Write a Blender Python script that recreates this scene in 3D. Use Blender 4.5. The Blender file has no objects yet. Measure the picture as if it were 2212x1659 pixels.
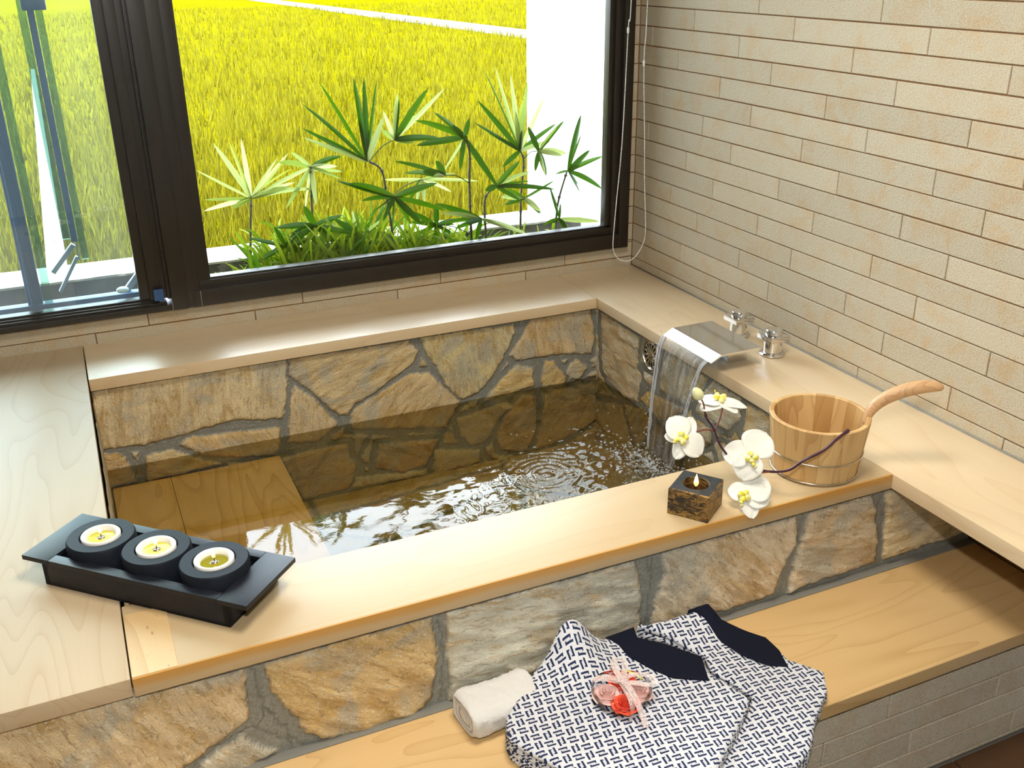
import bpy, bmesh, math, random
import numpy as np
from mathutils import Vector, Matrix
from mathutils.geometry import delaunay_2d_cdt
R = math.radians
col = bpy.context.scene.collection
sc = bpy.context.scene

# ---------------------------------------------------------------- helpers
def tag(o, label=None, cat=None, group=None, kind=None):
    if label: o['label'] = label
    if cat: o['category'] = cat
    if group: o['group'] = group
    if kind: o['kind'] = kind
    return o

def empty(name, loc, label=None, cat=None, group=None, rz=0.0):
    o = bpy.data.objects.new(name, None)
    o.empty_display_size = .02
    o.location = loc
    o.rotation_euler = (0, 0, rz)
    col.objects.link(o)
    return tag(o, label, cat, group)

def link(name, me, mats, parent=None, smooth=False, world=True):
    o = bpy.data.objects.new(name, me)
    for m in (mats if isinstance(mats, (list, tuple)) else [mats]):
        me.materials.append(m)
    col.objects.link(o)
    if parent:
        o.parent = parent
        if world:
            # vertices are given in world space: cancel the parent's place
            o.matrix_parent_inverse = (Matrix.Translation(parent.location) @ parent.rotation_euler.to_matrix().to_4x4()).inverted() if parent.parent is None and parent.type == 'EMPTY' else Matrix.Identity(4)
    if smooth is True:
        me.polygons.foreach_set('use_smooth', [True] * len(me.polygons))
    elif smooth:
        me.polygons.foreach_set('use_smooth', [True] * len(me.polygons))
        me.set_sharp_from_angle(angle=smooth)
    return o

def from_data(vs, fs):
    me = bpy.data.meshes.new('m')
    me.from_pydata([tuple(map(float, v)) for v in vs], [], fs)
    me.update()
    return me

def from_bm(bm):
    me = bpy.data.meshes.new('m')
    bmesh.ops.recalc_face_normals(bm, faces=bm.faces)
    bm.to_mesh(me); bm.free()
    return me

class MB:
    """collects pieces of one part into one mesh"""
    def __init__(s): s.bm = bmesh.new()
    def box(s, a, b, bev=0.0, seg=2, M=None, mi=0):
        r = bmesh.ops.create_cube(s.bm, size=1)
        vs = r['verts']
        for v in vs:
            v.co = Vector([(a[i] + b[i]) / 2 + v.co[i] * (b[i] - a[i]) for i in range(3)])
        fs = set(f for v in vs for f in v.link_faces)
        if bev > 0:
            es = set(e for v in vs for e in v.link_edges)
            r = bmesh.ops.bevel(s.bm, geom=list(es), offset=bev, segments=seg, affect='EDGES', profile=.7)
            vs = set(vs) | set(r['verts'])
            vs = [v for v in vs if v.is_valid]
            fs = set(f for v in vs for f in v.link_faces)
        if M is not None:
            for v in set(v for f in fs for v in f.verts): v.co = M @ v.co
        for f in fs: f.material_index = mi
        return fs
    def lathe(s, prof, c=(0, 0, 0), n=48, M=None, a0=0, a1=2 * math.pi, mi=0, close=True):
        rings = []
        full = abs(a1 - a0 - 2 * math.pi) < 1e-6
        cnt = n if full else n + 1
        for (r, z) in prof:
            ring = []
            if r < 1e-7:
                v = s.bm.verts.new((c[0], c[1], c[2] + z)); ring = [v] * cnt
            else:
                for i in range(cnt):
                    t = a0 + (a1 - a0) * i / n
                    ring.append(s.bm.verts.new((c[0] + r * math.cos(t), c[1] + r * math.sin(t), c[2] + z)))
            rings.append(ring)
        new = set(v for rg in rings for v in rg)
        for k in range(len(rings) - 1):
            A, B = rings[k], rings[k + 1]
            for i in range(n):
                j = (i + 1) % cnt
                q = []
                for v in (A[i], A[j], B[j], B[i]):
                    if v not in q: q.append(v)
                if len(q) >= 3:
                    try:
                        f = s.bm.faces.new(q); f.material_index = mi
                    except ValueError: pass
        if M is not None:
            for v in new: v.co = M @ v.co
        return new
    def tube(s, pts, rad, n=10, mi=0, cap=True):
        pts = [Vector(p) for p in pts]
        rad = rad if isinstance(rad, (list, tuple)) else [rad] * len(pts)
        rings = []; up = Vector((0, 0, 1))
        for i, p in enumerate(pts):
            d = (pts[min(i + 1, len(pts) - 1)] - pts[max(i - 1, 0)]).normalized()
            if abs(d.dot(up)) > .98: up = Vector((1, 0, 0))
            x = d.cross(up).normalized(); y = x.cross(d).normalized(); up = y
            rings.append([s.bm.verts.new(p + (x * math.cos(2 * math.pi * k / n) + y * math.sin(2 * math.pi * k / n)) * rad[i]) for k in range(n)])
        for a, b in zip(rings[:-1], rings[1:]):
            for k in range(n):
                f = s.bm.faces.new((a[k], a[(k + 1) % n], b[(k + 1) % n], b[k])); f.material_index = mi
        if cap:
            for rg in (rings[0], rings[-1]):
                f = s.bm.faces.new(rg); f.material_index = mi
    def sphere(s, c, r, u=10, v=6, sc3=(1, 1, 1), mi=0):
        c = Vector(c); top = s.bm.verts.new(c + Vector((0, 0, r * sc3[2]))); bot = s.bm.verts.new(c - Vector((0, 0, r * sc3[2]))); rg = []
        for j in range(1, v):
            ph = math.pi * j / v
            rg.append([s.bm.verts.new(c + Vector((r * sc3[0] * math.sin(ph) * math.cos(2 * math.pi * i / u), r * sc3[1] * math.sin(ph) * math.sin(2 * math.pi * i / u), r * sc3[2] * math.cos(ph)))) for i in range(u)])
        fs = [s.bm.faces.new((top, rg[0][i], rg[0][(i + 1) % u])) for i in range(u)] + [s.bm.faces.new((bot, rg[-1][(i + 1) % u], rg[-1][i])) for i in range(u)]
        for A_, B_ in zip(rg[:-1], rg[1:]):
            fs += [s.bm.faces.new((A_[i], B_[i], B_[(i + 1) % u], A_[(i + 1) % u])) for i in range(u)]
        for f in fs: f.material_index = mi
    def prism(s, poly, z0, z1, M=None, mi=0, bev=0):
        a = [s.bm.verts.new((x, y, z0)) for x, y in poly]
        b = [s.bm.verts.new((x, y, z1)) for x, y in poly]
        fs = [s.bm.faces.new(a[::-1]), s.bm.faces.new(b)]
        n = len(poly)
        for i in range(n): fs.append(s.bm.faces.new((a[i], a[(i + 1) % n], b[(i + 1) % n], b[i])))
        if M is not None:
            for v in a + b: v.co = M @ v.co
        for f in fs: f.material_index = mi
    def build(s, name, mat, parent=None, smooth=False, world=True):
        return link(name, from_bm(s.bm), mat, parent, smooth, world)

def catmull(pts, k=6):
    pts = [Vector(p) for p in pts]
    P = [pts[0]] + pts + [pts[-1]]; out = []
    for i in range(1, len(P) - 2):
        for j in range(k):
            t = j / k
            a, b, c, d = P[i - 1], P[i], P[i + 1], P[i + 2]
            out.append(.5 * ((2 * b) + (c - a) * t + (2 * a - 5 * b + 4 * c - d) * t * t + (3 * b - a - 3 * c + d) * t ** 3))
    out.append(pts[-1])
    return out

# numpy value noise
_rng = np.random.RandomState(7)
_T = _rng.rand(256, 256)
def vnoise(x, y):
    xi = np.floor(x).astype(int); yi = np.floor(y).astype(int)
    fx = x - xi; fy = y - yi
    fx = fx * fx * (3 - 2 * fx); fy = fy * fy * (3 - 2 * fy)
    a = _T[xi & 255, yi & 255]; b = _T[(xi + 1) & 255, yi & 255]
    c = _T[xi & 255, (yi + 1) & 255]; d = _T[(xi + 1) & 255, (yi + 1) & 255]
    return (a * (1 - fx) + b * fx) * (1 - fy) + (c * (1 - fx) + d * fx) * fy
def fbm(x, y, o=4):
    s = 0; a = .5
    for k in range(o):
        s = s + a * vnoise(x * 2 ** k + 17.3 * k, y * 2 ** k + 5.1 * k); a *= .5
    return s / (1 - .5 ** o)

# ---------------------------------------------------------------- materials
class NT:
    def __init__(s, name):
        s.m = bpy.data.materials.new(name); s.m.use_nodes = True
        s.t = s.m.node_tree; s.n = s.t.nodes; s.l = s.t.links
        s.b = s.n['Principled BSDF']; s.out = s.n['Material Output']
    def node(s, typ, ins=None, **kw):
        nd = s.n.new(typ)
        for k, v in kw.items(): setattr(nd, k, v)
        for k, v in (ins or {}).items():
            if isinstance(v, bpy.types.NodeSocket): s.l.new(v, nd.inputs[k])
            else: nd.inputs[k].default_value = v
        return nd
    def math(s, op, a, b=0.0, c=None, clamp=False):
        nd = s.n.new('ShaderNodeMath'); nd.operation = op; nd.use_clamp = clamp
        for i, v in enumerate((a, b) + ((c,) if c is not None else ())):
            if isinstance(v, bpy.types.NodeSocket): s.l.new(v, nd.inputs[i])
            else: nd.inputs[i].default_value = v
        return nd.outputs[0]
    def coord(s, scale=(1, 1, 1), loc=(0, 0, 0), rot=(0, 0, 0), out='Object'):
        tc = s.n.new('ShaderNodeTexCoord')
        mp = s.node('ShaderNodeMapping', {'Scale': scale, 'Location': loc, 'Rotation': rot})
        s.l.new(tc.outputs[out], mp.inputs['Vector'])
        return mp.outputs[0]
    def noise(s, vec, scale, detail=3, rough=.5, dist=0.0, fac=True):
        nd = s.node('ShaderNodeTexNoise', {'Scale': scale, 'Detail': detail, 'Roughness': rough, 'Distortion': dist, 'Vector': vec})
        return nd.outputs['Fac' if fac else 'Color']
    def ramp(s, fac, stops, mode='LINEAR'):
        nd = s.n.new('ShaderNodeValToRGB'); cr = nd.color_ramp; cr.interpolation = mode
        while len(cr.elements) < len(stops): cr.elements.new(.5)
        for e, (p_, c_) in zip(cr.elements, stops):
            e.position = p_; e.color = (*c_, 1) if len(c_) == 3 else c_
        s.l.new(fac, nd.inputs[0])
        return nd.outputs[0]
    def mix(s, fac, a, b, mode='MIX'):
        nd = s.n.new('ShaderNodeMix'); nd.data_type = 'RGBA'; nd.blend_type = mode
        for i, v in ((0, fac), (6, a), (7, b)):
            if isinstance(v, bpy.types.NodeSocket): s.l.new(v, nd.inputs[i])
            else: nd.inputs[i].default_value = v if i == 0 else ((*v, 1) if len(v) == 3 else v)
        return nd.outputs[2]
    def bump(s, h, strength=.3, dist=.002):
        nd = s.node('ShaderNodeBump', {'Strength': strength, 'Distance': dist, 'Height': h})
        return nd.outputs[0]
    def set(s, **kw):
        names = {'color': 'Base Color', 'rough': 'Roughness', 'metal': 'Metallic', 'normal': 'Normal', 'spec': 'Specular IOR Level', 'trans': 'Transmission Weight', 'coat': 'Coat Weight', 'sheen': 'Sheen Weight', 'sss': 'Subsurface Weight', 'ior': 'IOR', 'emit': 'Emission Color', 'estr': 'Emission Strength'}
        for k, v in kw.items():
            i = s.b.inputs[names[k]]
            if isinstance(v, bpy.types.NodeSocket): s.l.new(v, i)
            elif isinstance(v, tuple): i.default_value = (*v, 1) if len(v) == 3 else v
            else: i.default_value = v
        return s

def plain(name, color, rough=.5, **kw):
    m = NT(name)
    v = m.coord()
    n = m.noise(v, 40, 3)
    c = m.mix(n, tuple(x * .92 for x in color), tuple(min(1, x * 1.06) for x in color))
    return m.set(color=c, rough=rough, **kw).m

def wood(name, axis, base, dark, rings=9.0, seed=0.0, rough=.42, lines=.5, fig=1.0, coat=.0):
    """axis: 0 grain along x, 1 along y, 2 along z"""
    m = NT(name)
    al, ac = 1.1 * fig, 6.0 * fig
    sc1 = [ac, ac, ac]; sc1[axis] = al
    v = m.coord(tuple(sc1), (seed, seed * .7, seed * .3))
    n = m.noise(v, 1.0, 2.0, .45, .35)
    r_ = m.math('MULTIPLY', n, rings)
    r_ = m.math('FRACT', r_)
    line = m.math('POWER', r_, 5.0)                     # thin late-wood lines
    sc2 = [160, 160, 160]; sc2[axis] = 5
    f = m.noise(m.coord(tuple(sc2), (seed, 0, 0)), 1.0, 3, .6)
    sc3 = [5, 5, 5]; sc3[axis] = 1.2
    big = m.noise(m.coord(tuple(sc3), (seed * 2, 3, 0)), 1.0, 2, .5)
    c = m.mix(m.math('MULTIPLY', line, lines), base, dark)
    c = m.mix(m.math('MULTIPLY', f, .22), c, tuple(x * .72 for x in base))
    c = m.mix(m.ramp(big, [(.45, (0, 0, 0)), (.75, (.35, .35, .35))]), c, dark)
    b = m.bump(m.math('ADD', f, line), .08, .0006)
    m.b.inputs['Coat Roughness'].default_value = .22
    return m.set(color=c, rough=rough, normal=b, spec=.4, coat=coat)

PALE = (.745, .56, .335); PDK = (.60, .385, .17)
M = {}
M['wood_x'] = wood('hinoki_along_x', 0, PALE, PDK, 9, 0.3, .36).m
M['wood_x2'] = wood('hinoki_bench', 0, (.72, .49, .23), (.50, .30, .11), 12, 4.1, .45, .5).m
M['wood_y'] = wood('hinoki_along_y', 1, (.76, .60, .39), PDK, 8, 1.7, .34, .28, .8, .45).m
M['wood_left'] = wood('hinoki_cathedral', 1, (.57, .44, .285), (.43, .27, .13), 26, 7.9, .42, .45, .62, .0).m
M['wood_back'] = wood('hinoki_back', 0, (.77, .60, .38), PDK, 7, 2.2, .40, .3, 1, 1.0).m
M['wood_back'].node_tree.nodes['Principled BSDF'].inputs['Coat Roughness'].default_value = .34
M['wood_back'].node_tree.nodes['Principled BSDF'].inputs['Coat IOR'].default_value = 1.7
def front_wood():
    m = wood('hinoki_front', 0, (.57, .425, .245), (.46, .30, .14), 9, 5.3, .36, .28)
    base = m.b.inputs['Base Color'].links[0].from_socket
    g = m.n.new('ShaderNodeNewGeometry'); sp = m.n.new('ShaderNodeSeparateXYZ'); m.l.new(g.outputs['Position'], sp.inputs[0])
    # amber stain soaked into the groove along the outer top edge
    wob = m.math('MULTIPLY', m.noise(m.coord((3, 3, 3)), 2.0, 3), .012)
    z = m.math('ADD', sp.outputs[2], wob)
    yy = m.math('LESS_THAN', sp.outputs[1], -1.6215)
    s1 = m.ramp(m.math('MULTIPLY_ADD', z, 28.0, .9, clamp=True), [(.0, (0, 0, 0)), (.45, (.1, .1, .1)), (.75, (.75, .75, .75)), (1, (.9, .9, .9))])
    fac = m.math('MULTIPLY', s1, yy)
    return m.set(color=m.mix(fac, base, (.55, .27, .05))).m
M['wood_front'] = front_wood()
def strip_wood():
    m = wood('endgrain_strip', 1, (.72, .50, .25), (.45, .25, .09), 4, 9.3, .4)
    base = m.b.inputs['Base Color'].links[0].from_socket
    n = m.noise(m.coord((1, .35, 1)), 110, 2)
    f = m.ramp(n, [(.66, (0, 0, 0)), (.74, (.7, .7, .7))])
    return m.set(color=m.mix(f, base, (.35, .18, .06))).m
M['wood_strip'] = strip_wood()
M['wood_wet'] = wood('wet_seat_wood', 1, (.95, .66, .30), (.66, .38, .13), 16, 3.3, .3, .8, .8).m

def tile_mat(name, base, dark, blot, bs=.5):
    m = NT(name)
    at = m.node('ShaderNodeAttribute', attribute_name='tint')
    v = m.coord()
    off = m.n.new('ShaderNodeVectorMath'); off.operation = 'ADD'
    m.l.new(v, off.inputs[0]); m.l.new(at.outputs['Vector'], off.inputs[1])
    n1 = m.noise(v, 300, 3, .75); n2 = m.noise(v, 14, 5, .65, .6); n3 = m.noise(v, 60, 4, .65, 1.5)
    c = m.mix(m.ramp(n2, [(.48, (0, 0, 0)), (.66, (1, 1, 1))]), base, blot)
    c = m.mix(m.ramp(n1, [(.36, (.95, .95, .95)), (.5, (0, 0, 0))]), c, dark)
    c = m.mix(m.ramp(n1, [(.58, (0, 0, 0)), (.68, (.45, .45, .45))]), c, (.76, .71, .60))
    c = m.mix(.35, c, m.mix(at.outputs['Fac'], tuple(x * .8 for x in base), tuple(min(1, x * 1.15) for x in base)), 'MIX')
    h = m.math('ADD', m.math('MULTIPLY', n3, 1.0), m.math('MULTIPLY', n1, .35))
    return m.set(color=c, rough=.72, normal=m.bump(h, bs, .003), spec=.3).m
M['tile'] = tile_mat('stone_tile_beige', (.52, .455, .335), (.26, .20, .12), (.52, .36, .19))
M['tile_g'] = tile_mat('stone_tile_bench', (.72, .64, .50), (.40, .34, .24), (.68, .52, .34), .8)
M['grout'] = plain('brown_grout', (.23, .115, .045), .9)

def flag_mat():
    m = NT('flagstone')
    at = m.node('ShaderNodeAttribute', attribute_name='stone')       # rgb stone colour, alpha = stone mask
    mk = at.outputs['Alpha']
    v = m.coord()
    st = m.node('ShaderNodeAttribute', attribute_name='streak').outputs['Vector']
    n1 = m.noise(st, 6, 5, .62, 1.4); n2 = m.noise(v, 190, 4, .7); n3 = m.noise(st, 30, 5, .7, 1.0); n4 = m.noise(v, 330, 3, .75, .5); nb = m.noise(v, 7, 3, .5, 1.0)
    c = m.mix(m.ramp(n1, [(.47, (0, 0, 0)), (.62, (.65, .65, .65))]), at.outputs['Color'], (.60, .35, .08))
    c = m.mix(m.ramp(nb, [(.50, (0, 0, 0)), (.62, (.65, .65, .65))]), c, (.55, .54, .46))
    c = m.mix(m.ramp(n3, [(.34, (.6, .6, .6)), (.46, (0, 0, 0))]), c, (.28, .17, .06))
    c = m.mix(m.ramp(n2, [(.55, (0, 0, 0)), (.66, (.75, .75, .75))]), c, (1.0, .93, .75))
    c = m.mix(m.ramp(n4, [(.28, (.6, .6, .6)), (.38, (0, 0, 0))]), c, (.24, .16, .07))
    g = m.mix(m.ramp(n2, [(.4, (0, 0, 0)), (.7, (1, 1, 1))]), (.20, .205, .18), (.33, .33, .29))
    col_ = m.mix(mk, g, c)
    h = m.math('ADD', m.math('MULTIPLY', n3, 1.0), m.math('ADD', m.math('MULTIPLY', n2, .9), m.math('MULTIPLY', n4, .5)))
    hs = m.math('MULTIPLY', h, m.math('MULTIPLY_ADD', mk, .85, .15))
    return m.set(color=col_, rough=m.math('MULTIPLY_ADD', n2, .5, .22), normal=m.bump(hs, .9, .006), spec=.45).m
M['flag'] = flag_mat()

def metal(name, color=(.78, .78, .8), rough=.06):
    m = NT(name); n = m.noise(m.coord(), 60, 2)
    return m.set(color=color, metal=1.0, rough=m.math('MULTIPLY_ADD', n, .05, rough)).m
M['chrome'] = metal('chrome'); M['steel'] = metal('brushed_steel', (.55, .53, .48), .22)
M['hoop'] = metal('hoop_wire', (.62, .58, .50), .15)

def frame_mat(name, a, b, rough):
    m = NT(name); n = m.noise(m.coord((30, 30, 2)), 3, 4)
    return m.set(color=m.mix(n, a, b), rough=m.math('MULTIPLY_ADD', n, .2, rough), spec=.5).m
M['frame'] = frame_mat('dark_bronze_aluminium', (.013, .010, .007), (.024, .018, .012), .25)
M['blue'] = frame_mat('blue_painted_metal', (.018, .06, .17), (.035, .10, .25), .35)
M['arm'] = plain('pale_blue_metal_arm', (.22, .30, .42), .35, metal=.3)
M['sealant'] = plain('grey_sealant', (.22, .215, .19), .5)

def thin(name, tint, ior=1.45, rough=0.0, bumpf=None, gl=(1, 1, 1)):
    m = NT(name); m.n.remove(m.b)
    fr = m.node('ShaderNodeFresnel', {'IOR': ior})
    tr = m.node('ShaderNodeBsdfTransparent', {'Color': (*tint, 1)})
    g = m.node('ShaderNodeBsdfGlossy', {'Roughness': rough, 'Color': (*gl, 1)})
    if bumpf:
        b = bumpf(m); m.l.new(b, g.inputs['Normal']); m.l.new(b, fr.inputs['Normal'])
    mx = m.node('ShaderNodeMixShader')
    m.l.new(fr.outputs[0], mx.inputs[0]); m.l.new(tr.outputs[0], mx.inputs[1]); m.l.new(g.outputs[0], mx.inputs[2])
    m.l.new(mx.outputs[0], m.out.inputs['Surface'])
    return m
M['glass'] = thin('window_glass', (.96, .98, .97), 1.3).m
M['glass2'] = thin('sash_glass', (.86, .95, .93), 1.45)
def reflection_haze(m, f):
    sh = m.out.inputs['Surface'].links[0].from_socket
    t = m.node('ShaderNodeBsdfTranslucent', {'Color': (.9, .95, 1, 1)}); mx = m.node('ShaderNodeMixShader', {0: f})
    m.l.new(sh, mx.inputs[1]); m.l.new(t.outputs[0], mx.inputs[2]); m.l.new(mx.outputs[0], m.out.inputs['Surface'])
    return m.m
M['glass2'] = reflection_haze(M['glass2'], .022)  # hazy reflection on the sash pane mixed in as translucent white
M['green_glass'] = thin('green_edge_glass', (.42, .58, .50), 1.4).m
M['acrylic'] = thin('clear_plastic', (.98, .98, 1), 1.22, .03).m
def wb(m):
    v = m.coord()
    n = m.noise(v, 34, 4, .6, .6)
    return m.bump(n, .03, .003)
M['water'] = thin('bath_water', (.91, .84, .56), 1.55, 0.0, wb).m
M['sheet'] = thin('falling_water', (.955, .96, .95), 1.36, .02, lambda m: m.bump(m.noise(m.coord((1, 90, 10)), 1.0, 4, .6), 1.0, .008)).m
def sparkle_mix(name, f, ior):
    m = thin(name, (.97, .98, 1), ior, .05); sh = m.out.inputs['Surface'].links[0].from_socket
    t = m.node('ShaderNodeBsdfDiffuse', {'Color': (.9, .94, 1, 1)}); mx = m.node('ShaderNodeMixShader', {0: f})  # white diffuse share put in for the sparkle of drops and bubbles
    m.l.new(sh, mx.inputs[1]); m.l.new(t.outputs[0], mx.inputs[2]); m.l.new(mx.outputs[0], m.out.inputs['Surface'])
    return m.m
M['bubble'] = sparkle_mix('bubbles', .28, 1.33)
def veil():
    m = thin('falling_water_veil', (.97, .97, .96), 1.5, .03, lambda m: m.bump(m.noise(m.coord((1, 90, 10)), 1.0, 4, .6), 1.0, .008)); sh = m.out.inputs['Surface'].links[0].from_socket
    t = m.node('ShaderNodeBsdfDiffuse', {'Color': (.92, .95, 1, 1)}); mx = m.node('ShaderNodeMixShader')
    n = m.noise(m.coord((1, 70, 9)), 1.0, 3, .6); m.l.new(m.ramp(n, [(.45, (.01, .01, .01)), (.75, (.16, .16, .16))]), mx.inputs[0])
    m.l.new(sh, mx.inputs[1]); m.l.new(t.outputs[0], mx.inputs[2]); m.l.new(mx.outputs[0], m.out.inputs['Surface'])
    return m.m
M['sheet'] = veil()
M['drop'] = sparkle_mix('water_drops', .38, 1.4)

M['black_wood'] = (lambda m: m.set(color=m.mix(m.noise(m.coord((8, 60, 60)), 1, 4), (.006, .007, .010), (.016, .018, .028)), rough=.36, spec=.28, normal=m.bump(m.noise(m.coord((20, 160, 160)), 1, 3), .15, .0006)).m)(NT('black_painted_wood'))
M['black_disc'] = (lambda m: m.set(color=m.mix(m.noise(m.coord(), 30, 4), (.006, .008, .012), (.013, .017, .026)), rough=.5, spec=.16).m)(NT('charcoal_stone'))
M['cup'] = plain('white_ceramic', (.82, .79, .74), .3)
M['wax'] = (lambda m: m.set(color=(.66, .60, .05), rough=.12, spec=.25, coat=.0).m)(NT('yellow_molten_wax'))
M['wax_o'] = (lambda m: m.set(color=(.30, .27, .02), rough=.04, spec=.7, coat=.6).m)(NT('olive_molten_wax'))
M['wax_d'] = (lambda m: m.set(color=(.045, .018, .006), rough=.05, spec=.7, coat=.5).m)(NT('dark_molten_wax'))
M['wick'] = plain('burnt_wick', (.02, .015, .01), .9)
def flame():
    m = NT('candle_flame'); g = m.node('ShaderNodeTexGradient')
    sp = m.n.new('ShaderNodeSeparateXYZ'); m.l.new(m.coord(out='Generated'), sp.inputs[0])
    c = m.ramp(sp.outputs[2], [(0, (1, .25, .04)), (.3, (1, .55, .12)), (.6, (1, .88, .45)), (1, (1, .8, .35))])
    m.n.remove(g)
    return m.set(color=(0, 0, 0), emit=c, estr=3.5).m
M['flame'] = flame()
def gilt():
    m = NT('black_and_gold_distressed'); v = m.coord((1, 1, 2.2))
    n = m.noise(v, 60, 6, .75, .8); k = m.noise(m.coord(), 22, 2)
    f = m.ramp(m.math('ADD', n, m.math('MULTIPLY', k, .35)), [(.62, (0, 0, 0)), (.76, (1, 1, 1))])
    g = m.n.new('ShaderNodeNewGeometry'); sp = m.n.new('ShaderNodeSeparateXYZ'); m.l.new(g.outputs['Normal'], sp.inputs[0])
    f = m.math('MULTIPLY', f, m.math('LESS_THAN', sp.outputs[2], .9))
    return m.set(color=m.mix(f, (.012, .010, .008), (.38, .22, .06)), rough=m.math('MULTIPLY_ADD', n, .4, .25), metal=m.math('MULTIPLY', f, .5), normal=m.bump(n, .5, .002)).m
M['gilt'] = gilt()

def stave_mat():
    m = NT('bucket_cedar_staves')
    g = m.n.new('ShaderNodeNewGeometry')
    at = m.node('ShaderNodeAttribute', attribute_name='tint')
    v = m.coord((70, 70, 4)); v2 = m.coord((12, 12, 1.2))
    off = m.node('ShaderNodeVectorMath', operation='ADD'); m.l.new(v2, off.inputs[0]); m.l.new(at.outputs['Vector'], off.inputs[1])
    n = m.noise(v, 1, 3, .6); r_ = m.math('POWER', m.math('FRACT', m.math('MULTIPLY', m.noise(off.outputs[0], 1, 2, .4, .4), 7)), 3.5)
    c = m.mix(at.outputs['Fac'], (.46, .26, .085), (.72, .49, .22))
    c = m.mix(m.math('MULTIPLY', r_, .5), c, (.36, .16, .05))
    c = m.mix(m.math('MULTIPLY', n, .3), c, (.46, .26, .11))
    return m.set(color=c, rough=.5, normal=m.bump(n, .15, .0006), spec=.3).m
M['stave'] = stave_mat()
M['handle'] = wood('handle_cedar', 0, (.62, .38, .19), (.40, .17, .06), 14, 2.7, .42, .7, 2.5).m
def petal():
    m = NT('orchid_petal'); n = m.noise(m.coord(), 90, 3)
    m.set(color=m.mix(n, (.76, .74, .66), (.83, .82, .77)), rough=.5, sss=.15)
    m.b.inputs['Subsurface Radius'].default_value = (.01, .01, .008)
    return m.m
M['petal'] = petal()
M['lip'] = (lambda m: m.set(color=m.mix(m.ramp(m.noise(m.coord(), 160, 2), [(.4, (0, 0, 0)), (.6, (1, 1, 1))]), (.82, .72, .02), (.85, .82, .5)), rough=.4).m)(NT('yellow_orchid_lip'))
M['bud'] = plain('green_white_bud', (.76, .76, .42), .5)
M['stem'] = plain('purple_orchid_stem', (.055, .012, .028), .35)
M['stem2'] = plain('red_brown_pedicel', (.22, .06, .04), .45)

def terry():
    m = NT('white_terry'); n = m.noise(m.coord(), 650, 3, .7)
    return m.set(color=m.mix(n, (.80, .78, .74), (.93, .91, .88)), rough=.95, normal=m.bump(n, .8, .003), sheen=.3, spec=.1).m
M['terry'] = terry()
M['navy'] = (lambda m: m.set(color=m.mix(m.noise(m.coord(), 900, 2), (.004, .005, .012), (.011, .013, .028)), rough=.85, sheen=.0, spec=.12).m)(NT('navy_cotton'))

def yukata():
    """white cotton, basket weave of paired navy hooked bars"""
    m = NT('yukata_cotton'); A = .0200
    u = m.n.new('ShaderNodeUVMap'); u.uv_map = 'UVMap'
    mp = m.node('ShaderNodeMapping', {'Scale': (1 / A, 1 / A, 1)}); m.l.new(u.outputs[0], mp.inputs[0])
    sp = m.n.new('ShaderNodeSeparateXYZ'); m.l.new(mp.outputs[0], sp.inputs[0])
    X, Y = sp.outputs[0], sp.outputs[1]
    par = m.math('MODULO', m.math('ADD', m.math('ADD', m.math('FLOOR', X), m.math('FLOOR', Y)), 400.0), 2.0)
    par = m.math('GREATER_THAN', par, .5)
    cx = m.math('SUBTRACT', m.math('FRACT', X), .5); cy = m.math('SUBTRACT', m.math('FRACT', Y), .5)
    inv = m.math('SUBTRACT', 1.0, par)
    px = m.math('ADD', m.math('MULTIPLY', cx, inv), m.math('MULTIPLY', cy, par))
    py = m.math('SUBTRACT', m.math('MULTIPLY', cy, inv), m.math('MULTIPLY', cx, par))
    py = m.math('ADD', py, m.math('MULTIPLY', px, -.16))
    s = m.math('SIGN', py); fx = m.math('MULTIPLY', px, s); fy = m.math('MULTIPLY', py, s)
    def box(bx, by, hx, hy):
        x = m.math('SUBTRACT', m.math('ABSOLUTE', m.math('SUBTRACT', fx, bx)), hx)
        y = m.math('SUBTRACT', m.math('ABSOLUTE', m.math('SUBTRACT', fy, by)), hy)
        return m.math('LESS_THAN', m.math('MAXIMUM', x, y), 0.0)
    ink = m.math('MAXIMUM', box(-.10, .225, .41, .094), box(.25, .15, .062, .13))
    ink = m.math('MAXIMUM', ink, m.math('MULTIPLY', box(-.08, .075, .28, .014), .55))
    weave = m.noise(m.coord(), 1100, 2)
    w = m.mix(weave, (.62, .63, .67), (.72, .73, .77))
    return m.set(color=m.mix(ink, w, (.012, .022, .075)), rough=.8, sheen=.1, spec=.2, normal=m.bump(weave, .1, .0005)).m
M['yukata'] = yukata()
M['rose_r'] = plain('red_soap_petal', (1, .13, .06), .5)
M['rose_p'] = plain('pink_soap_petal', (1, .68, .61), .5)
def ribbon():
    m = NT('organza_ribbon'); m.n.remove(m.b)
    n = m.noise(m.coord(), 500, 2)
    tr = m.node('ShaderNodeBsdfTransparent', {'Color': (1, .86, .84, 1)})
    d = m.node('ShaderNodeBsdfPrincipled', {'Base Color': (.90, .80, .78, 1), 'Roughness': .35})
    mx = m.node('ShaderNodeMixShader'); f = m.ramp(n, [(.4, (.30, .30, .30)), (.65, (.85, .85, .85))])
    m.l.new(f, mx.inputs[0]); m.l.new(tr.outputs[0], mx.inputs[1]); m.l.new(d.outputs[0], mx.inputs[2])
    m.l.new(mx.outputs[0], m.out.inputs['Surface'])
    return m.m
M['ribbon'] = ribbon()
M['yellow'] = plain('yellow_tie', (.85, .75, .05), .4)
M['plastic_w'] = plain('white_plastic', (.80, .80, .80), .3)
M['white_wall'] = plain('white_render', (.80, .83, .86), .8)
M['kerb_cap'] = plain('pale_kerb_cap', (.50, .50, .48), .9)  # paler than the face: sunlight on the top put into the colour
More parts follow.
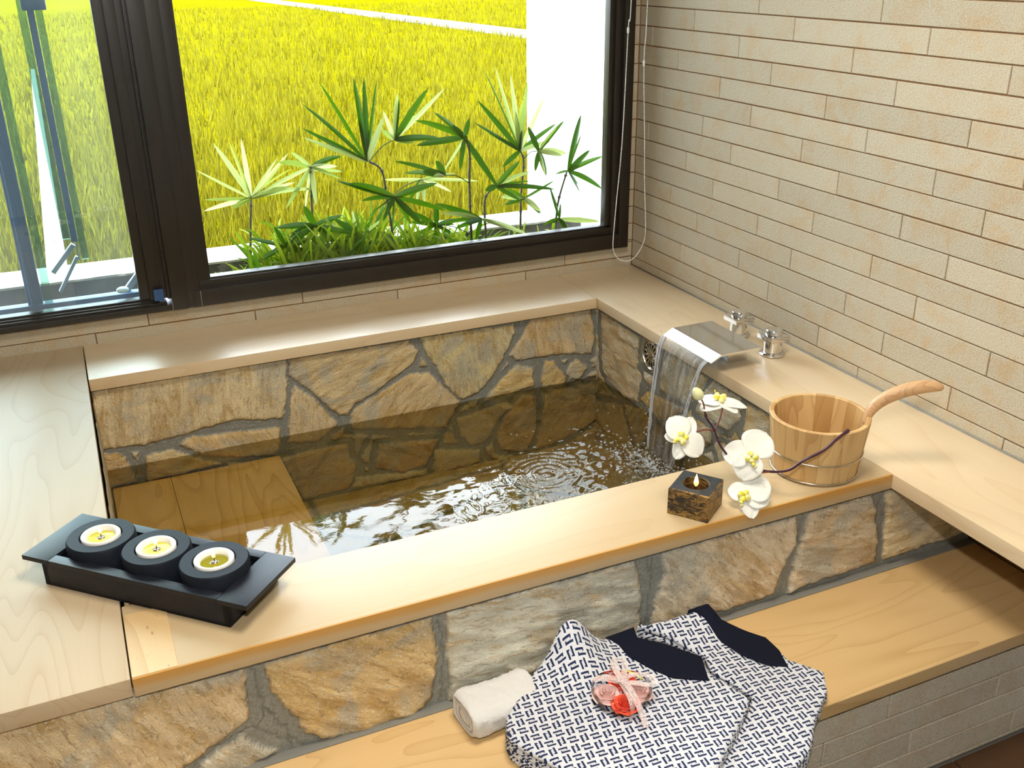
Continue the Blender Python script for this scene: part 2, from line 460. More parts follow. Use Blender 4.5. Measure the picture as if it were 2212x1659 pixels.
M['curb'] = (lambda m: m.set(color=m.mix(m.noise(m.coord(), 12, 5), (.045, .045, .042), (.10, .095, .085)), rough=.9, normal=m.bump(m.noise(m.coord(), 80, 4), .4, .004)).m)(NT('concrete_kerb'))  # darker than the top: shade on the inner face put into the colour
M['soil'] = (lambda m: m.set(color=m.mix(m.noise(m.coord(), 30, 5), (.05, .05, .02), (.14, .14, .05)), rough=.95).m)(NT('planter_soil'))
def grassy(name, a, b, c, rough=.6, scale=3.0, spec=.2):
    m = NT(name); n = m.noise(m.coord(), scale, 4, .6)
    g = m.n.new('ShaderNodeNewGeometry')
    cc = m.mix(m.ramp(n, [(.35, (0, 0, 0)), (.65, (1, 1, 1))]), a, b)
    cc = m.mix(m.math('MULTIPLY', g.outputs['Random Per Island'], .6), cc, c)
    return m.set(color=cc, rough=rough, spec=spec).m
M['field'] = grassy('rice_field_ground', (.12, .105, .0003), (.095, .082, .0003), (.10, .086, .0003), .9, .6, .0)
M['rice'] = grassy('rice_blades', (.128, .112, .0003), (.092, .079, .0003), (.19, .175, .010), .6, 1.0, .03)
def leaf(name, a, b):
    m = NT(name); g = m.n.new('ShaderNodeNewGeometry')
    c = m.mix(g.outputs['Random Per Island'], a, b)
    m.n.remove(m.b)
    d = m.node('ShaderNodeBsdfPrincipled', {'Base Color': c, 'Roughness': .42, 'Specular IOR Level': .18})
    t = m.node('ShaderNodeBsdfTranslucent', {'Color': c})
    mx = m.node('ShaderNodeMixShader', {0: .45}); m.l.new(d.outputs[0], mx.inputs[1]); m.l.new(t.outputs[0], mx.inputs[2])
    m.l.new(mx.outputs[0], m.out.inputs['Surface'])
    return m.m
M['leaf_d'] = leaf('palm_leaf_dark', (.018, .065, .0008), (.05, .13, .001))  # shaded copy of the palm leaf, shade put into the colour
M['leaf_b'] = leaf('palm_leaf_pale', (.22, .30, .03), (.50, .55, .25))  # sunlit copy of the palm leaf, bleached in the colour
M['leaf_g'] = leaf('ground_leaf', (.04, .12, .0008), (.26, .32, .012))
M['cane'] = plain('brown_green_cane', (.035, .04, .012), .6)
M['path'] = plain('pale_path', (.16, .16, .16), .9)
M['ceil'] = plain('white_ceiling', (.80, .78, .74), .9)
M['floor'] = (lambda m: m.set(color=m.mix(m.noise(m.coord(), 9, 5), (.05, .022, .010), (.13, .065, .03)), rough=.35, normal=m.bump(m.noise(m.coord(), 25, 4), .3, .004)).m)(NT('brown_slate'))
M['shadow_gap'] = plain('dark_caulk', (.10, .08, .05), .8)

# ---- places read off the photograph once, as points on the real planes (metres)
SKY, SUN, FLASH, FILL = 10.5, 12.0, 84.0, 32.0
CAM_R=(0.911919, -0.4102, -0.011819)
CAM_U=(0.173441, 0.359155, 0.91702)
CAM_F=(0.371917, 0.838298, -0.398666)
CAM_P=(-1.82571, -3.02338, 1.050801)
FRONT=[((0.62,0.46,0.26,1),[(-2.1082,-0.0414),(-2.0689,-0.0367),(-1.8772,-0.0415),(-1.7003,-0.0542),(-1.7012,-0.1011),(-1.7018,-0.1532),(-1.744,-0.1778),(-1.7859,-0.2021),(-1.82,-0.2169),(-1.8371,-0.2409),(-2.1441,-0.2164)]),((0.78,0.7,0.52,0),[(-1.7932,-0.2229),(-1.7546,-0.2003),(-1.7214,-0.1856),(-1.7027,-0.2096),(-1.6628,-0.2447),(-1.6977,-0.2572),(-1.7306,-0.2627),(-1.8008,-0.2564)]),((0.58,0.38,0.14,2),[(-1.664,-0.0552),(-1.6623,-0.1043),(-1.6437,-0.1476),(-1.6198,-0.1856),(-1.6179,-0.2094),(-1.5798,-0.2512),(-1.522,-0.262),(-1.4588,-0.257),(-1.4006,-0.2539),(-1.3747,-0.2337),(-1.364,-0.181),(-1.3551,-0.1234),(-1.3598,-0.0875),(-1.3644,-0.0531),(-1.437,-0.0521),(-1.5064,-0.0484)]),((0.6,0.57,0.45,3),[(-1.3384,-0.0501),(-1.3379,-0.1261),(-1.3339,-0.2113),(-1.3392,-0.2513),(-1.214,-0.2453),(-0.9196,-0.2408),(-0.921,-0.2114),(-0.9232,-0.1159),(-0.9389,-0.0512),(-1.1148,-0.0512)]),((0.68,0.55,0.38,4),[(-0.8771,-0.0513),(-0.8709,-0.1036),(-0.8852,-0.161),(-0.8923,-0.2358),(-0.7885,-0.2328),(-0.6703,-0.2402),(-0.5924,-0.2401),(-0.5857,-0.2228),(-0.5636,-0.1696),(-0.5354,-0.1188),(-0.5423,-0.0549),(-0.6885,-0.0523)]),((0.56,0.44,0.28,5),[(-0.5068,-0.0549),(-0.5198,-0.1056),(-0.5354,-0.1777),(-0.5434,-0.244),(-0.4198,-0.2379),(-0.2935,-0.2346),(-0.3028,-0.1653),(-0.3166,-0.1015),(-0.3403,-0.0485)]),((0.62,0.5,0.26,6),[(-0.2999,-0.0538),(-0.2859,-0.1094),(-0.2815,-0.1711),(-0.2723,-0.2381),(-0.1618,-0.2311),(0.0283,-0.2287),(0.0274,-0.1018),(-0.1135,-0.0561),(-0.279,-0.0519)])]
BACK=[((0.7,0.58,0.36),[(-1.8679,-0.0441),(-1.5939,-0.0391),(-1.3303,-0.043),(-1.3357,-0.1226),(-1.3427,-0.1636),(-1.3591,-0.2279),(-1.443,-0.2213),(-1.4916,-0.2067),(-1.5928,-0.2158),(-1.6463,-0.2239),(-1.7531,-0.2337),(-1.8714,-0.2238),(-1.8757,-0.133)]),((0.6,0.42,0.2),[(-1.8742,-0.2408),(-1.8334,-0.2411),(-1.812,-0.2713),(-1.8055,-0.3104),(-1.7985,-0.3471),(-1.8786,-0.3506)]),((0.66,0.5,0.27),[(-1.6649,-0.2546),(-1.648,-0.2356),(-1.3736,-0.259),(-1.3814,-0.3328),(-1.3958,-0.3487),(-1.4919,-0.3348),(-1.6029,-0.302)]),((0.6,0.48,0.26),[(-1.7609,-0.2679),(-1.6859,-0.265),(-1.6237,-0.3081),(-1.5585,-0.3432),(-1.7713,-0.3537)]),((0.62,0.49,0.28),[(-1.3236,-0.0442),(-0.9537,-0.0493),(-0.9226,-0.0918),(-0.9365,-0.1237),(-1.0702,-0.2043),(-1.1329,-0.2268),(-1.1619,-0.2574),(-1.184,-0.2576),(-1.2138,-0.2295),(-1.2471,-0.1824),(-1.3089,-0.1186),(-1.328,-0.1015)]),((0.64,0.51,0.31),[(-1.3187,-0.1333),(-1.2625,-0.1793),(-1.2351,-0.2252),(-1.1966,-0.2852),(-1.2606,-0.3307),(-1.35,-0.3175),(-1.3328,-0.1763)]),((0.62,0.48,0.27),[(-1.1521,-0.2641),(-1.128,-0.2404),(-1.0245,-0.1957),(-0.9554,-0.1612),(-0.8925,-0.168),(-0.8477,-0.2182),(-0.788,-0.2904),(-0.8429,-0.371),(-0.9875,-0.3438),(-1.1558,-0.3114)]),((0.62,0.52,0.28),[(-0.9125,-0.0439),(-0.5931,-0.0508),(-0.5885,-0.0835),(-0.6072,-0.1206),(-0.6411,-0.1781),(-0.6784,-0.2255),(-0.7205,-0.2688),(-0.7699,-0.2823),(-0.7844,-0.2795),(-0.8307,-0.2295),(-0.8551,-0.1717),(-0.8937,-0.0983)]),((0.62,0.48,0.28),[(-0.5335,-0.0443),(-0.3097,-0.0453),(-0.2914,-0.1475),(-0.3061,-0.2057),(-0.4192,-0.1859),(-0.5846,-0.18),(-0.611,-0.1589),(-0.5604,-0.0929)]),((0.64,0.48,0.22),[(-0.5814,-0.1954),(-0.5241,-0.2174),(-0.5192,-0.2839),(-0.6382,-0.2981),(-0.7034,-0.3055),(-0.6846,-0.2807),(-0.6372,-0.2381),(-0.6085,-0.2169)]),((0.62,0.46,0.2),[(-0.4796,-0.202),(-0.4433,-0.2085),(-0.399,-0.2775),(-0.4041,-0.2972),(-0.4916,-0.2994),(-0.4933,-0.265)]),((0.52,0.4,0.2),[(-0.4759,-0.3109),(-0.2873,-0.314),(-0.2763,-0.458),(-0.4036,-0.5105),(-0.5164,-0.5271),(-0.4915,-0.4241)]),((0.6,0.52,0.34),[(-0.361,-0.213),(-0.3176,-0.2514),(-0.349,-0.292),(-0.3847,-0.2853),(-0.4028,-0.2495)]),((0.52,0.42,0.24),[(-0.7999,-0.3498),(-0.6235,-0.3247),(-0.5967,-0.3437),(-0.648,-0.376),(-0.6969,-0.452),(-0.7524,-0.4589),(-0.7891,-0.4131)]),((0.52,0.38,0.18),[(-0.6293,-0.3713),(-0.5622,-0.313),(-0.5158,-0.322),(-0.5108,-0.3817),(-0.5162,-0.4523),(-0.5499,-0.525),(-0.6468,-0.4981),(-0.6594,-0.4375)]),((0.5,0.34,0.14),[(-1.069,-0.3857),(-0.8672,-0.4098),(-0.8885,-0.4545),(-0.9147,-0.4949),(-0.9936,-0.5023),(-1.0869,-0.4669)]),((0.5,0.36,0.16),[(-1.3776,-0.364),(-1.2646,-0.3588),(-1.1672,-0.3609),(-1.1677,-0.405),(-1.1452,-0.4467),(-1.1766,-0.5166),(-1.3269,-0.5218)]),((0.56,0.5,0.34),[(-1.1513,-0.4855),(-0.9107,-0.5131),(-0.9166,-0.5326),(-1.1691,-0.5185)]),((0.5,0.42,0.24),[(-0.8848,-0.4433),(-0.7212,-0.4797),(-0.7258,-0.5261),(-0.8842,-0.5367)])]
RIGHT=[((0.66,0.56,0.38),[(-0.2819,-0.0559),(-0.53,-0.0571),(-0.5267,-0.1635),(-0.5535,-0.1804),(-0.5351,-0.2764),(-0.4627,-0.2928),(-0.3447,-0.2841),(-0.301,-0.248)]),((0.6,0.56,0.44),[(-0.5603,-0.1588),(-0.6152,-0.1568),(-0.6291,-0.192),(-0.5743,-0.1946)]),((0.58,0.4,0.14),[(-0.5485,-0.2628),(-0.5873,-0.2181),(-0.7426,-0.1988),(-0.7994,-0.1904),(-0.7233,-0.2658),(-0.6588,-0.2858)]),((0.56,0.48,0.28),[(-0.6815,-0.0678),(-0.7307,-0.0501),(-0.9049,-0.0544),(-0.8474,-0.1407),(-0.7985,-0.1817),(-0.6633,-0.1847),(-0.6591,-0.1369)]),((0.56,0.5,0.34),[(-0.9291,-0.0506),(-1.0581,-0.0547),(-1.0616,-0.1124),(-1.0097,-0.1702),(-0.8517,-0.1804),(-0.8792,-0.1103)]),((0.62,0.5,0.28),[(-1.0831,-0.0581),(-1.1924,-0.0561),(-1.1791,-0.1355),(-1.0708,-0.1501),(-1.0811,-0.104)])]
ROBE_A=[(-1.1026,-1.634),(-1.1144,-1.634),(-1.183,-1.66),(-1.2807,-1.7483),(-1.2905,-1.7722),(-1.2963,-1.7997),(-1.2828,-1.8329),(-1.2466,-1.8969),(-1.2046,-1.9636),(-1.1111,-2.0371),(-1.0439,-2.0337),(-0.9906,-1.9948),(-0.9421,-1.9594),(-0.8745,-1.9083),(-0.8565,-1.8895),(-0.868,-1.8449),(-0.8822,-1.7975),(-0.8701,-1.756),(-0.9126,-1.6952),(-0.9498,-1.6571),(-0.9495,-1.634),(-0.9841,-1.634),(-1.014,-1.634),(-1.0695,-1.634)]
ROBE_B=[(-0.9425,-1.634),(-0.906,-1.634),(-0.8338,-1.634),(-0.7679,-1.634),(-0.7546,-1.6631),(-0.7027,-1.7383),(-0.7031,-1.7837),(-0.7061,-1.8106),(-0.6673,-1.8716),(-0.6948,-1.9144),(-0.7603,-1.961),(-0.823,-2.0188),(-0.8704,-2.0446),(-0.9192,-2.0811),(-1.0568,-2.0391),(-1.0221,-2.0155),(-0.9715,-1.9788),(-0.9221,-1.9428),(-0.8531,-1.8908),(-0.8331,-1.8697),(-0.8448,-1.8213),(-0.8601,-1.7755),(-0.847,-1.7322),(-0.8917,-1.6676),(-0.9317,-1.634)]
PATH_A=[(8.2957,11.805),(7.7605,10.0673),(5.9802,44.6289),(6.339,42.4314)]
PATH_B=[(-2.0171,2.679),(-1.9133,2.6272),(-2.005,14.2851),(-2.0627,14.3198)]
COLLAR_A=[(-1.0125,-1.6316),(-0.9772,-1.6298),(-0.9451,-1.6269),(-0.9552,-1.6585),(-0.9372,-1.6786),(-0.9157,-1.6995),(-0.8733,-1.7601),(-0.899,-1.8226),(-0.9266,-1.8079),(-0.9564,-1.79),(-0.9788,-1.7532),(-1.0012,-1.7003),(-1.0006,-1.663)]
COLLAR_B=[(-0.8171,-1.6266),(-0.765,-1.6306),(-0.7588,-1.6685),(-0.7319,-1.7084),(-0.7071,-1.7434),(-0.7075,-1.7885),(-0.7231,-1.8341),(-0.7557,-1.8128),(-0.7831,-1.7658),(-0.796,-1.7083),(-0.799,-1.6599)]
WHORLS=[((-1.2862,0.3,0.3171),[(-1.4495,0.4254),(-1.3867,0.5061),(-1.3344,0.5051),(-1.2908,0.5083),(-1.1504,0.4561),(-1.1359,0.3927),(-1.1929,0.4461),(-1.4421,0.3334),(-1.4443,0.2924),(-1.0848,0.3352)],1),((-1.0853,0.27,0.4072),[(-1.1493,0.4643),(-1.2592,0.3342),(-1.1824,0.2771),(-1.1212,0.2526),(-0.9764,0.4322),(-0.9738,0.3759),(-1.194,0.4308),(-1.0829,0.2806)],1),((-0.911,0.2,0.4208),[(-1.1155,0.6232),(-1.0429,0.6828),(-0.9398,0.6929),(-1.1228,0.5492),(-1.1287,0.5234),(-0.854,0.6751),(-0.8984,0.6906),(-1.0646,0.5183)],0),((-0.8,0.24,0.4777),[(-0.7665,0.6056),(-0.769,0.626),(-0.6052,0.6329),(-0.6724,0.6404),(-0.8488,0.5161),(-0.6499,0.4762),(-0.6879,0.4757),(-0.8375,0.5765)],0),((-0.5814,0.15,0.4806),[(-0.7465,0.463),(-0.76,0.5523),(-0.6501,0.3671),(-0.5679,0.5452),(-0.4655,0.2986),(-0.6862,0.5706),(-0.6288,0.5257)],0),((-0.6543,0.16,0.3586),[(-0.8225,0.4162),(-0.7885,0.3713),(-0.6823,0.4107),(-0.7362,0.3805)],0),((-0.3256,0.26,0.3957),[(-0.4989,0.5895),(-0.465,0.6882),(-0.4102,0.6922),(-0.3552,0.6615),(-0.299,0.6372),(-0.2254,0.5827),(-0.3486,0.5403),(-0.4005,0.3463),(-0.5168,0.5165),(-0.1576,0.4754),(-0.3077,0.5592)],0),((-0.4694,0.15,0.3027),[(-0.2534,0.2774),(-0.3762,0.3851),(-0.3775,0.2451),(-0.5131,0.2961),(-0.3441,0.3457)],0),((-0.8338,0.17,0.2998),[(-1.0295,0.3753),(-0.9884,0.361),(-0.9256,0.242),(-0.9436,0.2936),(-0.648,0.2329),(-0.7422,0.192),(-0.8545,0.205),(-0.6746,0.3301)],0),((-0.5317,0.14,0.1968),[(-0.6823,0.2358),(-0.3501,0.1187),(-0.5458,0.1158),(-0.669,0.1867),(-0.6962,0.2663)],0),((-0.2792,0.2,0.4014),[(-0.3117,0.4879),(-0.2542,0.3133),(-0.1617,0.3801),(-0.2089,0.4801),(-0.1715,0.4993)],0),((-0.1506,0.22,0.3151),[(-0.0565,0.383),(-0.0032,0.3555),(0.0004,0.2304),(-0.0883,0.2237),(-0.2105,0.3131),(-0.0937,0.5131)],0),((-0.6966,0.28,0.326),[(-0.4669,0.2925),(-0.724,0.2474),(-0.5704,0.3361),(-0.5888,0.2708),(-0.8263,0.3314)],1),((-0.3195,0.24,0.2281),[(-0.2517,0.1663),(-0.3941,0.274),(-0.1832,0.2761),(-0.4193,0.2462)],0),((-0.2037,0.18,0.1507),[(-0.0548,0.1337),(-0.1773,0.1003),(-0.2806,0.136),(-0.2301,0.2692)],0),((-1.1051,0.2,0.2273),[(-1.2424,0.2432),(-1.1937,0.181),(-1.0038,0.2441),(-1.0401,0.1548),(-1.1401,0.3014),(-1.2302,0.1642),(-0.979,0.1909)],0),((-1.2146,0.17,0.1769),[(-1.3319,0.2193),(-1.3,0.1455),(-1.1209,0.1365),(-1.1531,0.2397),(-1.1018,0.1913),(-1.2478,0.2507)],0),((-0.9589,0.2,0.1667),[(-1.0464,0.2489),(-1.068,0.1655),(-0.8593,0.2133),(-0.8953,0.122),(-0.9735,0.2622),(-0.8332,0.1514)],0),((-0.6709,0.22,0.1722),[(-0.7835,0.237),(-0.7814,0.1403),(-0.5676,0.1754),(-0.5938,0.1174),(-0.6822,0.0977),(-0.6676,0.2465)],0)]
STEMS=[[(-1.3104,0.3,0.0893),(-1.3036,0.3,0.1844),(-1.287,0.3,0.3102)],[(-1.0997,0.27,0.1375),(-1.0935,0.27,0.2817),(-1.0853,0.27,0.4072)],[(-0.8351,0.2,0.0956),(-0.8417,0.2,0.1966),(-0.851,0.2,0.2847),(-0.8628,0.2,0.3851),(-0.9039,0.2,0.4202)],[(-0.5671,0.15,0.1198),(-0.5687,0.15,0.3235),(-0.5641,0.15,0.4231),(-0.5776,0.15,0.4803)],[(-0.3269,0.26,0.0793),(-0.3228,0.26,0.2399),(-0.311,0.26,0.3532),(-0.3239,0.26,0.3955)],[(-0.5076,0.16,0.1215),(-0.5083,0.16,0.2568),(-0.4772,0.16,0.2942)],[(-0.2105,0.2,0.0757),(-0.2027,0.2,0.2008),(-0.1652,0.2,0.32)]]
OSTEM=[(-0.4442,-1.622,0.1356),(-0.482,-1.632,0.128),(-0.5174,-1.632,0.1082),(-0.5545,-1.625,0.093),(-0.577,-1.61,0.0684),(-0.6021,-1.585,0.0576),(-0.6255,-1.56,0.0585),(-0.6666,-1.55,0.0762),(-0.7037,-1.545,0.1197),(-0.718,-1.535,0.1584),(-0.7334,-1.53,0.1833),(-0.7404,-1.53,0.2013)]
OBR1=[(-0.7153,-1.535,0.1525),(-0.7371,-1.53,0.1591),(-0.767,-1.53,0.1572)]
OBR2=[(-0.7145,-1.535,0.1566),(-0.7013,-1.53,0.1757),(-0.6892,-1.52,0.195)]
OBUD=[(-0.7404,-1.53,0.2013),(-0.7452,-1.53,0.2206),(-0.7589,-1.53,0.2416)]
OFC=[(-0.7957,-1.545,0.1597),(-0.6994,-1.525,0.2074),(-0.652,-1.575,0.1052),(-0.6756,-1.6,0.0307)]

# ---------------------------------------------------------------- main dimensions (metres, z = 0 on the bath ledge)
XE, XW, YN, YI, YO = -.30, -1.872, -.288, -1.413, -1.6255
TH, ZB, YBF, ZFL = .035, -.254, -1.9204, -.562
ZW = -.29
ROW, ZR = .06107, .031
rnd = random.Random(5)

def set_attr(me, name, typ, dom, arr):
    a = me.attributes.new(name, typ, dom)
    arr = np.asarray(arr, dtype=np.float32)
    a.data.foreach_set('color' if 'COLOR' in typ else 'vector' if 'VECTOR' in typ else 'value', arr.ravel())

# ---------------------------------------------------------------- tiled walls
def tiles(rects, P, depth=.006, gap=.0028, slab=None, mats=None, seed=1):
    """rects: (u0, v0, u1, v1); P(u, v, d) maps to space, d = depth behind the face"""
    rg = random.Random(seed); vs = []; fs = []; mi = []; tint = []
    g = gap / 2
    for (u0, v0, u1, v1) in rects:
        u0 += g; v0 += g * rg.uniform(.8, 1.5); u1 -= g; v1 -= g * rg.uniform(.8, 1.5)
        if u1 - u0 < .004 or v1 - v0 < .003: continue
        e = .0012; b = len(vs)
        for (a, c, d) in ((u0, v0, depth), (u1, v0, depth), (u1, v1, depth), (u0, v1, depth), (u0, v0, e), (u1, v0, e), (u1, v1, e), (u0, v1, e), (u0 + e, v0 + e, 0), (u1 - e, v0 + e, 0), (u1 - e, v1 - e, 0), (u0 + e, v1 - e, 0)):
            vs.append(P(a, c, d))
        q = [(0, 1, 5, 4), (1, 2, 6, 5), (2, 3, 7, 6), (3, 0, 4, 7), (4, 5, 9, 8), (5, 6, 10, 9), (6, 7, 11, 10), (7, 4, 8, 11), (8, 9, 10, 11)]
        t = rg.random()
        for f in q: fs.append(tuple(b + i for i in f)); mi.append(0); tint.append((t, t, t))
    for (a, c) in slab:
        b = len(vs)
        p0, p1 = a, c
        for (u, v, d) in ((p0[0], p0[1], p0[2]), (p1[0], p0[1], p0[2]), (p1[0], p1[1], p0[2]), (p0[0], p1[1], p0[2]), (p0[0], p0[1], p1[2]), (p1[0], p0[1], p1[2]), (p1[0], p1[1], p1[2]), (p0[0], p1[1], p1[2])):
            vs.append(P(u, v, d))
        for f in ((0, 1, 2, 3), (7, 6, 5, 4), (0, 4, 5, 1), (1, 5, 6, 2), (2, 6, 7, 3), (3, 7, 4, 0)):
            fs.append(tuple(b + i for i in f)); mi.append(1); tint.append((.5, .5, .5))
    me = from_data(vs, fs)
    bm = bmesh.new(); bm.from_mesh(me); bmesh.ops.recalc_face_normals(bm, faces=bm.faces); bm.to_mesh(me); bm.free()
    me.polygons.foreach_set('material_index', mi)
    set_attr(me, 'tint', 'FLOAT_VECTOR', 'FACE', tint)
    return me

def courses(u0, u1, v0, v1, offs, zr=ZR, k0=None, per=.469):
    """offs(k) gives the place of one joint in course k (the course above line k)"""
    out = []
    k = math.floor((v0 - zr) / ROW)
    while zr + k * ROW < v1:
        a, b = max(v0, zr + k * ROW), min(v1, zr + (k + 1) * ROW)
        o = offs(k); n = math.floor((u0 - o) / per)
        while o + n * per < u1:
            c, d = max(u0, o + n * per), min(u1, o + (n + 1) * per)
            if d > c and b > a: out.append((c, a, d, b))
            n += 1
        k += 1
    return out
OFF = [.238, .072, .310, .160, .396, .234, .001, .314, .079, .394, .161, .001, .236, .080, .316, .158]
ZTOP = 1.95
me = tiles(courses(0.0, 4.4, -.05, ZTOP, lambda k: OFF[(k + 1) % 16]), lambda u, v, d: (d, -u, v), slab=[((0, ZFL, .0035), (4.4, ZTOP, .12))])
tag(link('wall_right', me, [M['tile'], M['grout']]), kind='structure')
# window wall with its opening
WX0, WX1, WZ0, WZ1 = -3.15, -.036, .085, 1.80
def ww(k): return {-1: .426, 0: .273}.get(k, OFF[k % 16])
rects = courses(0.0, 4.2, -.05, WZ0, ww) + courses(0, -WX1, WZ0, WZ1, ww) + courses(-WX0, 4.2, WZ0, WZ1, ww) + courses(0, 4.2, WZ1, ZTOP, ww)
me = tiles(rects, lambda u, v, d: (-u, d, v), slab=[((-.12, ZFL, .0035), (4.2, WZ0, .12)), ((-.12, WZ0, .0035), (-WX1, WZ1, .12)), ((-WX0, WZ0, .0035), (4.2, WZ1, .12)), ((-.12, WZ1, .0035), (4.2, ZTOP, .12))], seed=3)
tag(link('wall_window', me, [M['tile'], M['grout']]), kind='structure')
b = MB(); b.box((-4.32, -4.4, ZFL), (-4.2, .12, ZTOP)); tag(b.build('wall_left', M['ceil']), kind='structure')
b = MB(); b.box((-4.32, -4.52, ZFL), (.12, -4.4, ZTOP)); tag(b.build('wall_back', M['ceil']), kind='structure')
b = MB(); b.box((-4.32, -4.52, ZTOP), (.12, .16, ZTOP + .1)); tag(b.build('ceiling', M['ceil']), kind='structure')
# slate floor with joints
b = MB()
b.box((-4.2, -4.4, ZFL - .1), (0, 0, ZFL - .006), mi=1)
for i in range(14):
    for j in range(9):
        x0 = -4.2 + i * .3; y0 = -4.405 + j * .3
        b.box((x0 + .002, y0 + .002, ZFL - .006), (x0 + .298, min(y0 + .298, -1.91), ZFL), .001, 1)
tag(b.build('floor', [M['floor'], M['sealant']]), kind='structure')

# ---------------------------------------------------------------- windows
GY = 0.0
def frame_profile(b, x0, x1, z0, z1, y0, y1, bev=.0015): b.box((x0, y0, z0), (x1, y1, z1), bev, 2)
w1 = empty('window_1', ((-1.6) / 2, 0, .1)); tag(w1, 'wide fixed pane in a dark bronze frame above the bath', 'window', kind='structure')
f = MB()
# bottom rail in steps, right jamb, head
frame_profile(f, -1.545, -.036, .078, .128, -.028, .06)
frame_profile(f, -1.52, -.05, .122, .1525, -.012, .05)
frame_profile(f, -1.50, -.06, .148, .158, -.004, .02, .001)
frame_profile(f, -.0745, -.0355, .0775, 1.8, -.0288, .0605)
frame_profile(f, -.10, -.07, .129, 1.8, -.0145, .051)
frame_profile(f, -.118, -.095, .15, 1.8, -.004, .03)
frame_profile(f, -1.545, -.0365, 1.75, 1.799, -.028, .059)
frame_profile(f, -1.53, -1.49, .12, 1.78, -.010, .05)
frame_profile(f, -1.495, -1.484, .15, 1.75, -.003, .02, .001)
f.build('window_frame', M['frame'], w1, smooth=R(40))
g = MB(); g.box((-1.489, .006, .154), (-.112, .010, 1.76)); g.build('pane', M['glass'], w1)
w2 = empty('window_2', (-2.3, 0, .1)); tag(w2, 'dark bronze sliding sash window at the left of the wide pane', 'window', kind='structure')
f = MB()
frame_profile(f, -3.15, -1.60, .078, .095, -.028, .06)
frame_profile(f, -3.15, -1.62, .093, .103, -.018, .05)
frame_profile(f, -3.15, -1.64, .101, .108, -.008, .045, .001)
frame_profile(f, -3.15, -1.6, 1.76, 1.8, -.028, .06)
frame_profile(f, -3.15, -3.10, .08, 1.8, -.028, .06)
f.build('window_frame', M['frame'], w2, smooth=R(40))
f = MB()
frame_profile(f, -1.692, -1.660, .11, 1.78, .004, .045)
frame_profile(f, -1.664, -1.634, .11, 1.78, -.006, .045)
frame_profile(f, -1.636, -1.612, .11, 1.78, .000, .045)
frame_profile(f, -1.616, -1.603, .11, 1.78, -.012, .045)
frame_profile(f, -3.10, -1.66, .106, .114, .004, .04, .001)
sash_ = f.build('sash', M['frame'], w2, smooth=R(40))
g = MB(); g.box((-3.10, .014, .112), (-1.69, .018, 1.77)); g.build('pane', M['glass2'], sash_)
f = MB(); f.box((-1.655, -.03, .113), (-1.627, -.018, .147), .002); f.build('corner_pad', M['blue'], w2)
tr = MB()
frame_profile(tr, -1.606, -1.560, .078, 1.8, -.030, .06); frame_profile(tr, -1.564, -1.522, .078, 1.8, -.025, .055)
tag(tr.build('trim_1', M['frame'], smooth=R(40)), 'dark bronze post between the two windows', 'post', kind='structure')
# thin pale joints of the frame
j = MB(); j.box((-1.6075, -.0308, .079), (-1.6055, -.0295, .112)); j.box((-1.5225, -.0285, .08), (-1.5205, -.0265, .127)); j.box((-.064, -.0286, .079), (-.0625, -.0278, .105))
j.build('frame_joint', M['sealant'], w1)
# blue metal shutter frame standing outside the sash
bf = empty('shutter_frame', (-1.9, .09, .1), 'blue metal outdoor shutter frame behind the left window pane', 'shutter frame')
def slant(b, p, q, w, d=.016):
    p, q = Vector(p), Vector(q); L = (q - p).length; dr = (q - p).normalized()
    y = Vector((0, 1, 0)); x = dr.cross(y).normalized()
    m = Matrix((x, y, dr)).transposed().to_4x4(); m.translation = p
    b.box((-w / 2, -d / 2, 0), (w / 2, d / 2, L), .002, M=m)
b = MB(); b.box((-1.997, .07, .10), (-1.975, .11, 1.9), .004); b.box((-1.978, .075, .10), (-1.957, .105, 1.9), .004); b.tube([(-1.986, .07, .1), (-1.986, .07, 1.9)], .004)
b.build('post', M['blue'], bf, smooth=R(40))
b = MB(); b.box((-1.850, .07, .293), (-1.832, .10, 1.9), .003); b.box((-1.862, .068, .925), (-1.80, .10, .96), .006); b.build('post', M['blue'], bf, smooth=R(40))
b = MB(); b.box((-3.1, .064, .084), (-1.672, .10, .121), .003); b.build('bottom_rail', M['blue'], bf, smooth=R(40))
b = MB(); slant(b, (-1.915, .09, .205), (-1.846, .09, .282), .014); b.build('stay_arm', M['arm'], bf)
b = MB(); slant(b, (-1.905, .09, .145), (-1.842, .09, .245), .010); slant(b, (-1.838, .088, .30), (-1.838, .088, .235), .004); b.build('stay_arm', M['arm'], bf)
b = MB(); slant(b, (-1.728, .09, .118), (-1.665, .09, .188), .018); b.build('stay_arm', M['arm'], bf)
b = MB(); b.box((-1.953, .088, .12), (-1.930, .092, 1.9)); b.box((-1.830, .088, .235), (-1.811, .092, 1.9)); b.box((-1.872, .088, .30), (-1.852, .092, 1.9)); b.build('glass_edge', M['green_glass'], bf)  # green strips put in for the doubled reflection beside the posts
b = MB(); b.lathe([(0, -.004), (.016, -.003), (.018, 0), (.016, .004), (0, .006)], n=24, M=Matrix.Translation((-1.735, .056, .136)) @ Matrix.Rotation(R(60), 4, 'X') @ Matrix.Diagonal((1, .6, 1, 1)))
b.build('round_cap', M['plastic_w'], bf, smooth=True)
b = MB(); b.box((-1.885, .10, .124), (-1.835, .16, .128), .001, M=Matrix.Rotation(R(-4), 4, 'Y') @ Matrix.Translation((.008, 0, 0))); b.build('latch_plate', M['plastic_w'], bf)

